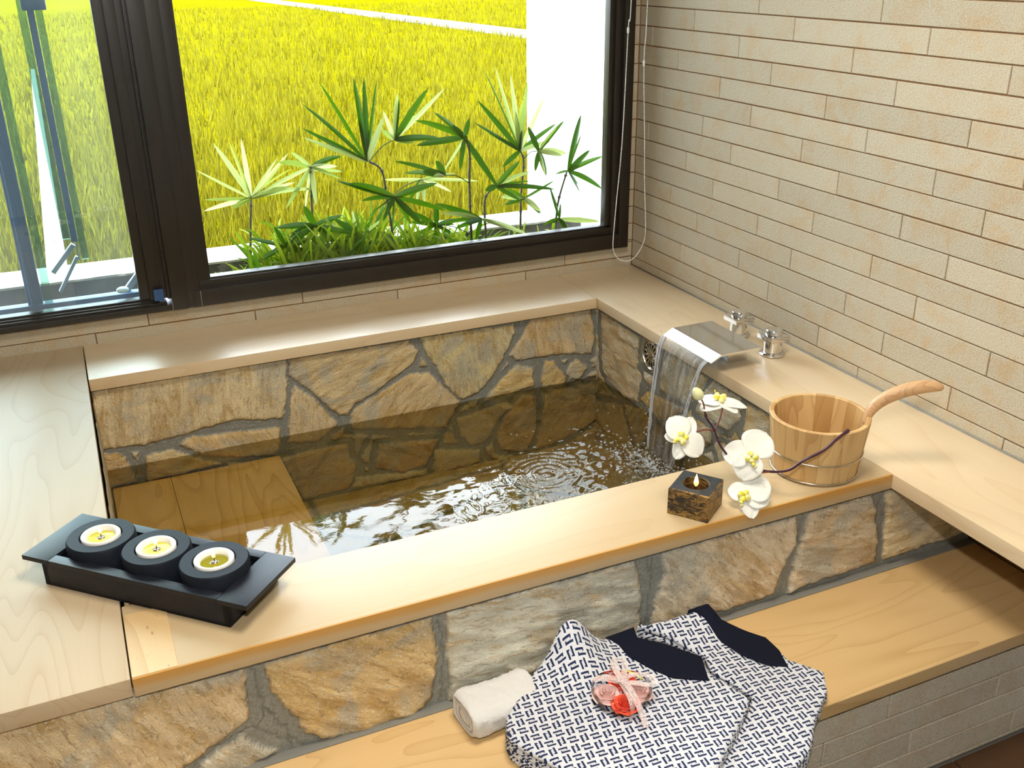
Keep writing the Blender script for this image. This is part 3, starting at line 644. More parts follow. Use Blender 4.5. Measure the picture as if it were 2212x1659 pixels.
# ---------------------------------------------------------------- bead pull cord in the corner
cord = empty('blind_cord', (-.09, -.15, .07), 'white beaded blind cord loop hanging in the window corner', 'cord')
pts = catmull([(-.1255, -.15, 1.9), (-.1265, -.15, .95), (-.134, -.15, .827), (-.143, -.15, .486), (-.160, -.15, .25), (-.1665, -.15, .135), (-.160, -.15, .10), (-.138, -.15, .075), (-.102, -.15, .0655), (-.070, -.15, .083), (-.045, -.15, .125), (-.0395, -.15, .18), (-.052, -.15, .35), (-.058, -.15, .48), (-.072, -.15, .73), (-.0675, -.15, .91), (-.0665, -.15, 1.9)], 14)
b = MB(); b.tube(pts, .0009, 6)
acc = 0; last = pts[0]
for q in pts[1:]:
    seg = (q - last).length; d = 0
    while acc + seg - d >= .0058:
        d += .0058 - acc; acc = 0
        p_ = last.lerp(q, d / seg)
        if p_.z < 1.15: b.sphere(p_, .0024, 6, 4)
    acc += seg - d; last = q
b.build('bead_chain', M['plastic_w'], cord, smooth=True)
for c in ((-.1345, -.15, .822), (-.0722, -.15, .72)):
    b = MB(); b.lathe([(0, -.010), (.0028, -.009), (.0036, -.005), (.0036, .005), (.0028, .009), (0, .010)], c, 12); b.build('connector', M['plastic_w'], cord, smooth=R(50))

# ---------------------------------------------------------------- stone cladding
def stone_panel(name, P, u0, u1, v0, v1, polys, parent, cell=.005, voro=None, holes=(), seed=0, amp=.010, margin=.022, gain=1.16):
    nu = int((u1 - u0) / cell) + 1; nv = int((v1 - v0) / cell) + 1
    U, V = np.meshgrid(np.linspace(u0, u1, nu), np.linspace(v0, v1, nv), indexing='ij')
    jx = U + (fbm(U * 80 + seed, V * 80, 5) - .5) * .012; jy = V + (fbm(U * 80 + 40, V * 80 + seed, 5) - .5) * .012
    best = np.full(U.shape, -1.0); idx = np.full(U.shape, -1)
    cols = []; angs = []
    for k, (c, poly) in enumerate(polys):
        pa = np.array(poly); n = len(pa)
        inside = np.zeros(U.shape, bool); dmin = np.full(U.shape, 9.0)
        for i in range(n):
            a = pa[i]; b_ = pa[(i + 1) % n]; e = b_ - a
            t = np.clip(((jx - a[0]) * e[0] + (jy - a[1]) * e[1]) / (e @ e + 1e-12), 0, 1)
            d = np.hypot(jx - a[0] - t * e[0], jy - a[1] - t * e[1]); dmin = np.minimum(dmin, d)
            cr = ((a[1] > jy) != (b_[1] > jy)) & (jx < (b_[0] - a[0]) * (jy - a[1]) / (b_[1] - a[1] + 1e-12) + a[0])
            inside ^= cr
        sd = np.where(inside, dmin, -dmin)
        m = sd > best; best[m] = sd[m]; idx[m] = k
        cols.append(c); angs.append(rnd.uniform(0, 3.14))
    if voro:
        rg = np.random.RandomState(seed + 3); ns, (va, vb) = voro
        sx = rg.uniform(u0, u1, ns); sy = rg.uniform(v0, v1, ns)
        D = np.hypot(jx[..., None] - sx, (jy[..., None] - sy))
        o = np.argsort(D, axis=-1)[..., :2]
        d1 = np.take_along_axis(D, o[..., :1], -1)[..., 0]; d2 = np.take_along_axis(D, o[..., 1:2], -1)[..., 0]
        sep = np.hypot(sx[o[..., 0]] - sx[o[..., 1]], sy[o[..., 0]] - sy[o[..., 1]])
        ed = (d2 ** 2 - d1 ** 2) / (2 * sep) - .009
        # keep clear of the traced stones
        far = np.minimum(ed, -best - margin) if polys else ed
        m = (far > best) if polys else np.ones(U.shape, bool)
        base = len(cols)
        for q in range(ns):
            t = rg.rand(); cols.append(tuple(np.array((.50, .38, .19)) * (1 - t) + np.array((.62, .52, .32)) * t)); angs.append(rg.uniform(0, 3.14))
        idx = np.where(m, base + o[..., 0], idx); best = np.where(m, far, best)
    for (hu, hv, hr) in holes:
        best = np.minimum(best, np.hypot(U - hu, V - hv) - hr)
    mask = np.clip(best / .0035 + .5, 0, 1)
    hgt = np.clip(best / .008, 0, 1) ** .6 * amp * .55
    ca = np.array(cols); an = np.array(angs); ii = np.clip(idx, 0, None)
    rr = ca[ii] * np.array([gain, gain * .985, gain * .95]); th = an[ii]
    su = U * np.cos(th) + V * np.sin(th); sv = -U * np.sin(th) + V * np.cos(th)
    hgt = hgt + mask * ((fbm(su * 14 + ii * 3.1, sv * 45 + ii * 1.7, 4) - .5) * amp * 1.1) + (fbm(U * 90, V * 90 + 9, 3) - .5) * .0018
    tone = .82 + .36 * fbm(U * 12 + ii, V * 12, 3)
    rr = rr * tone[..., None]
    rgba = np.concatenate([rr, mask[..., None]], -1).reshape(-1, 4)
    streak = np.stack([su * 1.0 + ii * 1.37, sv * 4.0 + ii * .71, np.zeros(U.shape)], -1).reshape(-1, 3)
    X, Y, Z = P(U, V, hgt)
    vs = np.stack([X, Y, Z], -1).reshape(-1, 3)
    a = np.arange(nu * nv).reshape(nu, nv)
    q = np.stack([a[:-1, :-1], a[1:, :-1], a[1:, 1:], a[:-1, 1:]], -1).reshape(-1, 4)
    me = bpy.data.meshes.new('m'); me.vertices.add(len(vs)); me.vertices.foreach_set('co', vs.astype(np.float32).ravel())
    me.loops.add(q.size); me.loops.foreach_set('vertex_index', q.ravel().astype(np.int32)); me.polygons.add(len(q))
    me.polygons.foreach_set('loop_start', np.arange(0, q.size, 4, dtype=np.int32))
    me.update(calc_edges=True); me.validate()
    set_attr(me, 'stone', 'FLOAT_COLOR', 'POINT', rgba); set_attr(me, 'streak', 'FLOAT_VECTOR', 'POINT', streak)
    return link(name, me, M['flag'], parent, smooth=True)

tub = empty('bathtub', (-1.08, -.85, ZFL), 'sunken rectangular bath faced with irregular golden flagstones', 'bathtub')
FC = [(.62, .48, .29), (.66, .60, .47), (.62, .45, .22), (.62, .60, .50), (.66, .55, .40), (.60, .49, .34), (.64, .54, .34)]
stone_panel('outer_stone_face', lambda u, v, h: (u, -1.608 - h, v), -3.0, -.005, -.2535, -.028, [(FC[i], q) for i, (c, q) in enumerate(FRONT)], tub, .0045, (30, (0, 0)), seed=11, amp=.014, margin=.05, gain=1.45)
stone_panel('inner_stone_face', lambda u, v, h: (u, -.262 - h, v), XW + .002, XE + .02, -.56, -.028, BACK, tub, .0045, (34, (0, 0)), seed=5, gain=1.42)
stone_panel('inner_stone_face', lambda u, v, h: (-.279 - h, u, v), -1.42, -.25, -.56, -.028, RIGHT, tub, .0045, (26, (0, 0)), holes=[(-.612, -.088, .062)], seed=8, gain=1.35)
stone_panel('inner_stone_face', lambda u, v, h: (XW + .002 + h * .3, u, v), -1.42, -.25, -.56, -.028, [], tub, .012, (14, (0, 0)), seed=21)
stone_panel('inner_stone_face', lambda u, v, h: (u, -1.43 + h, v), XW, XE + .02, -.56, -.028, [], tub, .012, (18, (0, 0)), seed=23)
stone_panel('tub_floor', lambda u, v, h: (u, v, -.535 + h * .5), XW, XE + .02, -1.43, -.25, [], tub, .010, (30, (0, 0)), seed=29, gain=1.35)
b = MB()
b.box((-3.0, -1.600, ZFL), (-.005, -1.438, -.036)); b.box((XW, -.252, ZFL), (-.02, -.005, -.036)); b.box((-.268, -1.44, ZFL), (-.005, -.25, -.036)); b.box((-3.0, -1.44, ZFL), (XW - .008, -.005, -.036)); b.box((XW, -1.44, ZFL), (-.27, -.25, -.545))
b.build('masonry_core', M['grout'], tub)
# overflow grille set in the right face
dr = MB(); T = Matrix.Translation((-.2865, -.612, -.088)) @ Matrix.Rotation(R(-90), 4, 'Y')
dr.lathe([(.052, -.006), (.052, .002), (.050, .005), (.045, .005), (.0425, .002), (.0425, -.004)], n=40, M=T)
dr.lathe([(.013, -.003), (.013, .002), (.006, .004), (0, .004)], n=24, M=T)
dr.lathe([(.0430, .0005), (.0370, .001), (.0370, -.002), (.0430, -.002)], n=40, M=T)
for k in range(14):
    a = 2 * math.pi * k / 14
    dr.box((.011, -.0024 - .0012, -.001), (.039, .0024 + .0012, .0018), .0005, 1, M=T @ Matrix.Rotation(a, 4, 'Z'))
g_ = tag(dr.build('overflow_grille', M['steel'], smooth=R(40)), 'round steel overflow grille in the stone beside the waterfall', 'drain cover')
b = MB(); b.lathe([(0, -.0035), (.042, -.0035)], n=32, M=T); b.build('dark_opening', M['wick'], g_)

# wooden ledge boards
def board(name, a, b_, mat, label, bev=.003, extra=None):
    m = MB(); m.box(a, b_, bev, 2); return tag(m.build(name, mat, smooth=R(40)), label, 'ledge board', 'pale wooden boards around the bath')
board('ledge_board', (XW + .001, YN, -TH), (XE - .001, -.001, 0), M['wood_back'], 'pale wooden ledge board under the window, behind the bath')
board('ledge_board', (XE, -3.3, -TH), (-.001, -.001, 0), M['wood_y'], 'long pale wooden ledge board along the tiled right wall, carrying the tap')
board('ledge_board', (-3.0, YO + .003, -TH), (XW - .002, -.001, 0), M['wood_left'], 'broad wooden ledge board with arched grain left of the bath')
fb = board('ledge_board', (XW, YO, -TH), (XE - .001, YI, 0), M['wood_front'], 'wooden front ledge board with amber stained edge between bath and bench')
m = MB(); m.box((XW + .0005, YO + .004, -.002), (XW + .072, YI - .03, .0012), .0006, 1); m.build('end_strip', M['wood_strip'], fb)
# silicone line along the right wall, cement line at the back of the bench
m = MB(); m.tube([(-.003, -3.3, .001), (-.003, -.004, .001)], .0026, 6); tag(m.build('trim_2', M['sealant'], smooth=True), kind='structure')

bench = empty('bench', (-1.5, -1.76, ZFL), 'low wooden bench with tiled front running along the bath', 'bench')
m = MB(); m.box((-3.0, YBF, ZB - .033), (-.002, -1.6235, ZB), .004, 3); m.build('seat_board', M['wood_x2'], bench, smooth=R(40))
rows = {}
def bo(k):  # rows counted from line z=-.551 upward
    return {0: .13, 1: .439, 2: .205, 3: .516, -1: .3}.get(k, .2)
rects = courses(0.002, 3.0, ZFL, ZB - .034, bo, zr=-.551)
me = tiles(rects, lambda u, v, d: (-u, -1.905 + d, v), slab=[((.002, ZFL, .0035), (3.0, ZB - .034, .29))], seed=9)
link('tiled_front', me, [M['tile_g'], M['grout']], bench)
m = MB(); m.box((-3.0, -1.629, ZB), (-.006, -1.6075, ZB + .003), .001); m.build('cement_line', M['sealant'], bench)

# seat under water
st = empty('bath_seat', (-1.62, -.85, -.345), 'submerged plank seat at the left end of the bath', 'seat')
ys = [-1.40, -1.10, -.80, -.55, -.277]
for i, (x0, x1) in enumerate(((XW + .008, -1.705), (-1.704, -1.385))):
    m = MB(); m.box((x0, -1.42, -.372), (x1, -.277, -.345), .003); m.build('plank', M['wood_wet'], st, smooth=R(40))
m = MB(); m.box((XW + .008, -1.42, -.53), (-1.40, -.29, -.373)); m.build('support_block', M['grout'], st)

# ---------------------------------------------------------------- water
def grid_mesh(x0, x1, y0, y1, cell, zf):
    nx = int((x1 - x0) / cell) + 1; ny = int((y1 - y0) / cell) + 1
    X, Y = np.meshgrid(np.linspace(x0, x1, nx), np.linspace(y0, y1, ny), indexing='ij'); Z = zf(X, Y)
    vs = np.stack([X, Y, Z], -1).reshape(-1, 3); a = np.arange(nx * ny).reshape(nx, ny)
    q = np.stack([a[:-1, :-1], a[1:, :-1], a[1:, 1:], a[:-1, 1:]], -1).reshape(-1, 4)
    me = bpy.data.meshes.new('m'); me.vertices.add(len(vs)); me.vertices.foreach_set('co', vs.astype(np.float32).ravel())
    me.loops.add(q.size); me.loops.foreach_set('vertex_index', q.ravel().astype(np.int32)); me.polygons.add(len(q))
    me.polygons.foreach_set('loop_start', np.arange(0, q.size, 4, dtype=np.int32)); me.update(calc_edges=True)
    return me
def wz(X, Y):
    d1 = np.hypot(X + .402, Y + .87); d2 = np.hypot(X + .745, Y + .822)
    tub_ = np.exp(-(d1 / .33) ** 2)
    reach = np.clip((X + 1.45) / .9, 0, 1) ** 1.6
    z = .0006 * reach * np.sin(d1 * 2 * np.pi / .034) * np.exp(-d1 / .7)
    z += .0007 * np.sin(d2 * 2 * np.pi / .021) * np.exp(-(d2 / .12) ** 2)
    z += (fbm(X * 26 + 3, Y * 34, 3) - .5) * .0035 * reach
    z += (fbm(X * 60, Y * 60 + 8, 3) - .5) * .007 * tub_
    z += (fbm(X * 5, Y * 7, 2) - .5) * .0010
    return ZW + z
me = grid_mesh(XW + .003, -.283, -1.428, -.266, .006, wz)
tag(link('bath_water', me, M['water'], smooth=True), 'clear greenish-brown bath water rippling from the waterfall', 'water')
# falling sheet
SP = (-.348, -1.000, -.778, .046)
N1, N2 = 26, 30; vs = []; fs = []
for i in range(N1):
    t = i / (N1 - 1); zz = SP[3] * (1 - t) + (ZW + .002) * t; fall = SP[3] - zz
    x = SP[0] - .012 - .125 * math.sqrt(max(fall, 0)) * .75
    y0 = SP[1] + .055 * t ** .7; y1 = SP[2] - .030 * t ** .7
    for k in range(N2):
        s = k / (N2 - 1)
        wv = .0022 * math.sin(s * 29 + t * 3) * t ** .5 + (.004 * (abs(s - .5) * 2) ** 6)
        vs.append((x + wv, y0 + (y1 - y0) * s, zz))
for i in range(N1 - 1):
    for k in range(N2 - 1):
        a = i * N2 + k; fs.append((a, a + 1, a + N2 + 1, a + N2))
wf = empty('waterfall', (-.40, -.88, ZW), 'thin transparent sheet of water falling from the chrome spout', 'water')
link('water_sheet', from_data(vs, fs), M['sheet'], wf, smooth=True)
b = MB()
for sgn, k in ((0, 0), (1, N2 - 1), (1, N2 - 3), (0, 1)):
    b.tube([Vector(vs[i * N2 + k]) + Vector((rnd.uniform(-.0008, .0008), rnd.uniform(-.002, .002), 0)) for i in range(N1)], [.0022 + .0014 * rnd.random() for i in range(N1)], 8)
b.build('edge_stream', M['drop'], wf, smooth=True)
b = MB()
for i in range(90):
    t = rnd.random(); r0 = int(t * (N1 - 1)) * N2
    base = Vector(vs[r0 + (N2 - 1 if rnd.random() < .75 else 0)])
    b.sphere(base + Vector((rnd.gauss(-.004, .006), rnd.gauss(.006, .008), rnd.uniform(-.01, .01))), rnd.uniform(.0008, .0022), 6, 4)
tag(b.build('droplets', M['drop'], wf, smooth=True), kind='stuff')
b = MB()
for i in range(520):
    a = rnd.uniform(0, 6.28); rr_ = abs(rnd.gauss(0, .07))
    x, y = -.425 + rr_ * math.cos(a) * .9 - .03, rnd.uniform(-.98, -.80) + rr_ * math.sin(a)
    if x > -.30 or y < -1.3: continue
    r_ = rnd.uniform(.0012, .0042)
    b.sphere((x, y, float(wz(np.array([x]), np.array([y]))[0]) + r_ * .15), r_, 8, 5, (1, 1, .7))
for i in range(60):
    x, y = rnd.uniform(-.75, -.33), rnd.uniform(-1.15, -.5)
    r_ = rnd.uniform(.0015, .004); b.sphere((x, y, float(wz(np.array([x]), np.array([y]))[0]) + .0003), r_, 8, 5, (1, 1, .7))
tag(b.build('foam', M['bubble'], smooth=True), 'cluster of clear bubbles where the waterfall meets the bath', 'bubbles', kind='stuff')

b = MB(); b.tube([(-.2985 + .0006 * math.sin(k), -.296 - .0008 * math.cos(k * 1.7), -.175 - .116 * k / 14) for k in range(15)], [.0009 + .0006 * (k % 2) for k in range(15)], 6)
tag(b.build('water_trickle', M['drop'], smooth=True), 'thin trickle of drops running down the far corner of the bath', 'water')
# ---------------------------------------------------------------- tap
sp = empty('waterfall_spout', (-.215, -.89, 0), 'flat chrome waterfall spout pouring into the bath', 'tap')
b = MB(); b.box((-.25, -.945, 0), (-.186, -.835, .056), .0015); b.build('pedestal', M['chrome'], sp, smooth=R(40))
b = MB()
prof = [(-.186, .060), (-.186, .057), (-.318, .055), (-.348, .040), (-.3505, .0425), (-.320, .0595)]
b.prism(prof, .771, 1.006, M=Matrix(((1, 0, 0, 0), (0, 0, -1, 0), (0, 1, 0, 0), (0, 0, 0, 1))))
b.build('plate', M['chrome'], sp, smooth=R(20))
def knob(x, y, label):
    e = empty('tap_knob', (x, y, 0), label, 'tap handle', 'chrome tap handles by the wall')
    b = MB(); b.lathe([(0, 0), (.0335, 0), (.0360, .002), (.0360, .005), (.033, .0085), (.028, .0095), (0, .0095)], (x, y, 0), 48); b.build('flange', M['chrome'], e, smooth=R(40))
    b = MB(); b.lathe([(.0255, .009), (.0255, .047), (0, .047)], (x, y, 0), 40); b.build('stem', M['chrome'], e, smooth=R(40))
    b = MB(); mm = Matrix.Translation((x, y, 0))
    b.box((-.032, -.032, .045), (.032, .032, .062), .0022, M=mm); b.build('square_handle', M['chrome'], e, smooth=R(40))
    b = MB(); b.lathe([(.0240, .061), (.0240, .0735), (.0225, .0755), (0, .076)], (x, y, 0), 40); b.build('cap', M['chrome'], e, smooth=R(40))
knob(-.090, -.772, 'chrome square tap handle behind the waterfall spout')
knob(-.095, -.940, 'chrome square tap handle in front, nearer the bucket')

# ---------------------------------------------------------------- bucket
BX, BY = -.433, -1.523
bk = empty('ladle_bucket', (BX, BY, 0), 'round wooden ladle bucket with a long curved handle', 'bucket')
def rad(z): return .0915 + (.1065 - .0915) * z / .132
HA = math.atan2(-.50, .86)
vs = []; fs = []; tint = []
nst = 17; a = HA - .11
edges = [HA - .12, HA + .12]
rest = 2 * math.pi - .24; ws = [rnd.uniform(.7, 1.4) for _ in range(nst)]; S_ = sum(ws); acc = HA + .12
for w_ in ws: edges.append(acc + rest * w_ / S_); acc = edges[-1]
for s in range(len(edges) - 1):
    a0, a1 = edges[s] + .0015, edges[s + 1] - .0015; n = 5; t = rnd.random()
    top = .132
    prof = [(rad(0) - .004, .0), (rad(0), .002), (rad(.131) - .0, .1305), (rad(.132) - .0018, .132), (rad(.132) - .0085, .132), (rad(.132) - .0105, .1305), (rad(.012) - .010, .012)]
    b0 = len(vs)
    for i in range(n + 1):
        th = a0 + (a1 - a0) * i / n
        for (r_, z) in prof: vs.append((BX + r_ * math.cos(th), BY + r_ * math.sin(th), z))
    m_ = len(prof)
    for i in range(n):
        for k in range(m_):
            k2 = (k + 1) % m_
            fs.append((b0 + i * m_ + k, b0 + (i + 1) * m_ + k, b0 + (i + 1) * m_ + k2, b0 + i * m_ + k2)); tint.append((t,) * 3)
    fs.append(tuple(b0 + k for k in range(m_))); tint.append((t,) * 3)
    fs.append(tuple(b0 + n * m_ + k for k in range(m_))[::-1]); tint.append((t,) * 3)
me = from_data(vs, fs); set_attr(me, 'tint', 'FLOAT_VECTOR', 'FACE', tint)
link('staves', me, M['stave'], bk, smooth=R(30))
b = MB(); b.lathe([(0, .008), (rad(.01) - .009, .008), (rad(.01) - .009, .016), (0, .016)], (BX, BY, 0), 40); b.build('base', M['stave'], bk)
for z in (.006, .052):
    b = MB(); r_ = rad(z) + .0012
    b.tube([(BX + r_ * math.cos(t), BY + r_ * math.sin(t), z) for t in [2 * math.pi * k / 72 for k in range(73)]], .0016, 8, cap=False); b.build('hoop', M['hoop'], bk, smooth=True)
# handle: a stave that grows up and bends outward
b = MB(); u = Vector((math.cos(HA), math.sin(HA), 0)); c0 = Vector((BX, BY, 0)); side = Vector((-u.y, u.x, 0))
hp = [(.097, .112, .0130, .006), (.1005, .130, .0140, .008), (.107, .146, .0145, .0105), (.119, .161, .0135, .0125), (.136, .174, .0130, .0135), (.158, .186, .0135, .0140), (.182, .1950, .0145, .0140), (.206, .2005, .0150, .0132), (.227, .2020, .0140, .0110), (.241, .2005, .0095, .0075), (.247, .199, .002, .0015)]
hpts = catmull([(p[0], p[1], 0) for p in hp], 4); hw = catmull([(p[2], p[3], 0) for p in hp], 4)
rings = []
for i, q in enumerate(hpts):
    a_ = hpts[max(i - 1, 0)]; c_ = hpts[min(i + 1, len(hpts) - 1)]; d = (c_ - a_).normalized(); nrm = Vector((-d.y, d.x, 0))
    w, h = hw[i].x, hw[i].y
    ring = []
    for k in range(16):
        t = 2 * math.pi * k / 16; cx = abs(math.cos(t)) ** .8 * math.copysign(1, math.cos(t)); cy = abs(math.sin(t)) ** .8 * math.copysign(1, math.sin(t))
        p2 = q + nrm * (cy * h); ring.append(b.bm.verts.new(c0 + u * p2.x + Vector((0, 0, p2.y)) + side * (cx * w)))
    rings.append(ring)
for A_, B_ in zip(rings[:-1], rings[1:]):
    for k in range(16): b.bm.faces.new((A_[k], A_[(k + 1) % 16], B_[(k + 1) % 16], B_[k]))
b.bm.faces.new(rings[0]); b.bm.faces.new(rings[-1])
b.build('handle', M['handle'], bk, smooth=True)

# ---------------------------------------------------------------- cube candle
def flame_mesh(x, y, z, h, r):
    b = MB(); b.lathe([(0, 0), (r * .7, h * .12), (r, h * .3), (r * .8, h * .5), (r * .42, h * .75), (r * .12, h * .94), (0, h)], (x, y, z), 16); return b
cb = empty('cube_candle', (-.7715, -1.5625, 0), 'lit candle in a black and gold distressed cube', 'candle')
T = Matrix.Translation((-.7715, -1.5625, 0)) @ Matrix.Rotation(math.atan2(-.07, .051), 4, 'Z')
b = MB(); s_ = .0430; H_ = .060; n = 48
# cube with a round well: top ring between square and circle
bm = b.bm
def sq(k):
    t = 2 * math.pi * k / n; c, s = math.cos(t), math.sin(t); m_ = max(abs(c), abs(s)); return (s_ * c / m_, s_ * s / m_)
lv = []
for (f_, z, r_) in ((1, 0, 0), (1, .001, 0), (1, H_ - .002, 0), (.955, H_, 0), (0, H_, .0275), (0, H_ - .0015, .0262), (0, H_ - .020, .0255)):
    ring = []
    for k in range(n):
        t = 2 * math.pi * (k + .5) / n if False else 2 * math.pi * k / n
        if f_: x, y = sq(k); x *= f_ if z else .97; y *= f_ if z else .97
        else: x, y = r_ * math.cos(t), r_ * math.sin(t)
        ring.append(bm.verts.new(T @ Vector((x, y, z))))
    lv.append(ring)
for A_, B_ in zip(lv[:-1], lv[1:]):
    for k in range(n): bm.faces.new((A_[k], A_[(k + 1) % n], B_[(k + 1) % n], B_[k]))
bm.faces.new(lv[0][::-1])
b.build('holder', M['gilt'], cb, smooth=R(35))
b = MB(); b.lathe([(.0256, .043), (.010, .0425), (0, .0435)], (-.7715, -1.5625, 0), 32); b.build('wax', M['wax_d'], cb, smooth=True)
b = MB(); b.tube([(-.7715, -1.5625, .043), (-.7718, -1.5625, .054)], .0011, 6); wk = b.build('wick', M['wick'], cb)
flame_mesh(-.7718, -1.5625, .052, .030, .0052).build('flame', M['flame'], wk, smooth=True)

# ---------------------------------------------------------------- candle tray
tc = Vector((-1.797, -1.365, 0)); ang = math.atan2(-.333, .344); L_, W_ = .479, .155
ty = empty('candle_tray', tc, 'black wooden tray with three candles on the ledge corner', 'tray')
T = Matrix.Translation(tc) @ Matrix.Rotation(ang, 4, 'Z')
b = MB(); w2_ = W_ / 2 - .003; l2 = L_ / 2 - .041
b.box((-l2, -w2_, 0), (l2, w2_, .006), M=T); b.box((-l2, -w2_, 0), (l2, -w2_ + .012, .047), .001, M=T); b.box((-l2, w2_ - .012, 0), (l2, w2_, .047), .001, M=T); b.box((-l2, -w2_, 0), (-l2 + .012, w2_, .047), .001, M=T); b.box((l2 - .012, -w2_, 0), (l2, w2_, .047), .001, M=T)
b.build('box', M['black_wood'], ty, smooth=R(40))
for sx in (-1, 1):
    b = MB(); x0, x1 = sorted((sx * L_ / 2, sx * (L_ / 2 - .060))); b.box((x0, -W_ / 2, .046), (x1, W_ / 2, .0555), .0015, M=T); b.build('end_rim', M['black_wood'], ty, smooth=R(40))
for sy in (-1, 1):
    b = MB(); y0, y1 = sorted((sy * W_ / 2, sy * (W_ / 2 - .021))); b.box((-L_ / 2 + .0605, y0, .046), (L_ / 2 - .0605, y1, .0555), .0015, M=T); b.build('side_rim', M['black_wood'], ty, smooth=R(40))
DZ = .0755
def disc(c, label, tl, mat, k):
    e = empty('candle_holder', (c[0], c[1], .0062), label, 'candle holder', 'round charcoal candle holders in the tray')
    b = MB(); b.lathe([(0, .0065), (.056, .0065), (.060, .010), (.0612, .02), (.0612, DZ - .004), (.0585, DZ), (.0385, DZ), (.037, DZ - .002), (.037, DZ - .025), (0, DZ - .025)], (c[0], c[1], 0), 64)
    b.build('stone_ring', M['black_disc'], e, smooth=R(35))
    e2 = empty('tealight', (c[0], c[1], DZ - .0248), tl, 'candle', 'lit candles in white cups')
    b = MB(); b.lathe([(0, DZ - .0245), (.030, DZ - .0245), (.0345, DZ - .02), (.0350, DZ + .001), (.0335, DZ + .0028), (.0290, DZ + .0015), (.0245, DZ - .004), (.0240, DZ - .012), (0, DZ - .013)], (c[0], c[1], 0), 48); b.build('cup', M['cup'], e2, smooth=True)
    b = MB(); b.lathe([(.0243, DZ - .0055), (.008, DZ - .0062), (.003, DZ - .0055), (0, DZ - .005)], (c[0], c[1], 0), 40); b.build('wax', mat, e2, smooth=True)
    b = MB(); b.lathe([(.0068, DZ - .006), (.0068, DZ - .0052), (0, DZ - .0050)], (c[0], c[1], 0), 24); b.build('wick_base', M['hoop'], e2, smooth=True)
    b = MB(); b.tube([(c[0], c[1], DZ - .006), (c[0] + .0005, c[1], DZ + .004)], .0009, 6); wk = b.build('wick', M['wick'], e2)
    flame_mesh(c[0], c[1], DZ + .002, .0145, .0034).build('flame', M['flame'], wk, smooth=True)
DC = [(-1.888, -1.2744), (-1.7996, -1.3609), (-1.7114, -1.4406)]
# settle them in a row along the tray
DC = [tuple(T @ Vector((x, .0005, 0)))[:2] for x in (-.1235, 0, .1235)]
disc(DC[0], 'round charcoal candle holder at the left end of the tray', 'lit yellow wax candle in a white cup, leftmost in the tray', M['wax'], 0)
disc(DC[1], 'round charcoal candle holder in the middle of the tray', 'lit yellow wax candle in a white cup, middle of the tray', M['wax'], 1)
disc(DC[2], 'round charcoal candle holder at the right end of the tray', 'lit candle with olive melted wax in a white cup, right in the tray', M['wax_o'], 2)

# ---------------------------------------------------------------- cloth
def densify(poly, step):
    out = []
    for i in range(len(poly)):
        a = Vector(poly[i]); c = Vector(poly[(i + 1) % len(poly)]); n = max(1, int((c - a).length / step))
        for k in range(n): out.append(a.lerp(c, k / n))
    return out
def offset_poly(P, d):
    n = len(P); ar = sum(P[i].x * P[(i + 1) % n].y - P[(i + 1) % n].x * P[i].y for i in range(n)); s = 1 if ar > 0 else -1
    out = []
    for i in range(n):
        a, c = P[i - 2], P[(i + 2) % n]; t = (c - a).normalized(); nrm = Vector((t.y, -t.x)) * s
        out.append(P[i] + nrm * d)
    return out
def inside_dist(px, py, poly):
    pa = np.array([(v.x, v.y) for v in poly]); n = len(pa)
    ins = np.zeros(px.shape, bool); dm = np.full(px.shape, 9.)
    for i in range(n):
        a = pa[i]; b_ = pa[(i + 1) % n]; e = b_ - a
        t = np.clip(((px - a[0]) * e[0] + (py - a[1]) * e[1]) / (e @ e + 1e-12), 0, 1)
        dm = np.minimum(dm, np.hypot(px - a[0] - t * e[0], py - a[1] - t * e[1]))
        ins ^= ((a[1] > py) != (b_[1] > py)) & (px < (b_[0] - a[0]) * (py - a[1]) / (b_[1] - a[1] + 1e-12) + a[0])
    return ins, dm
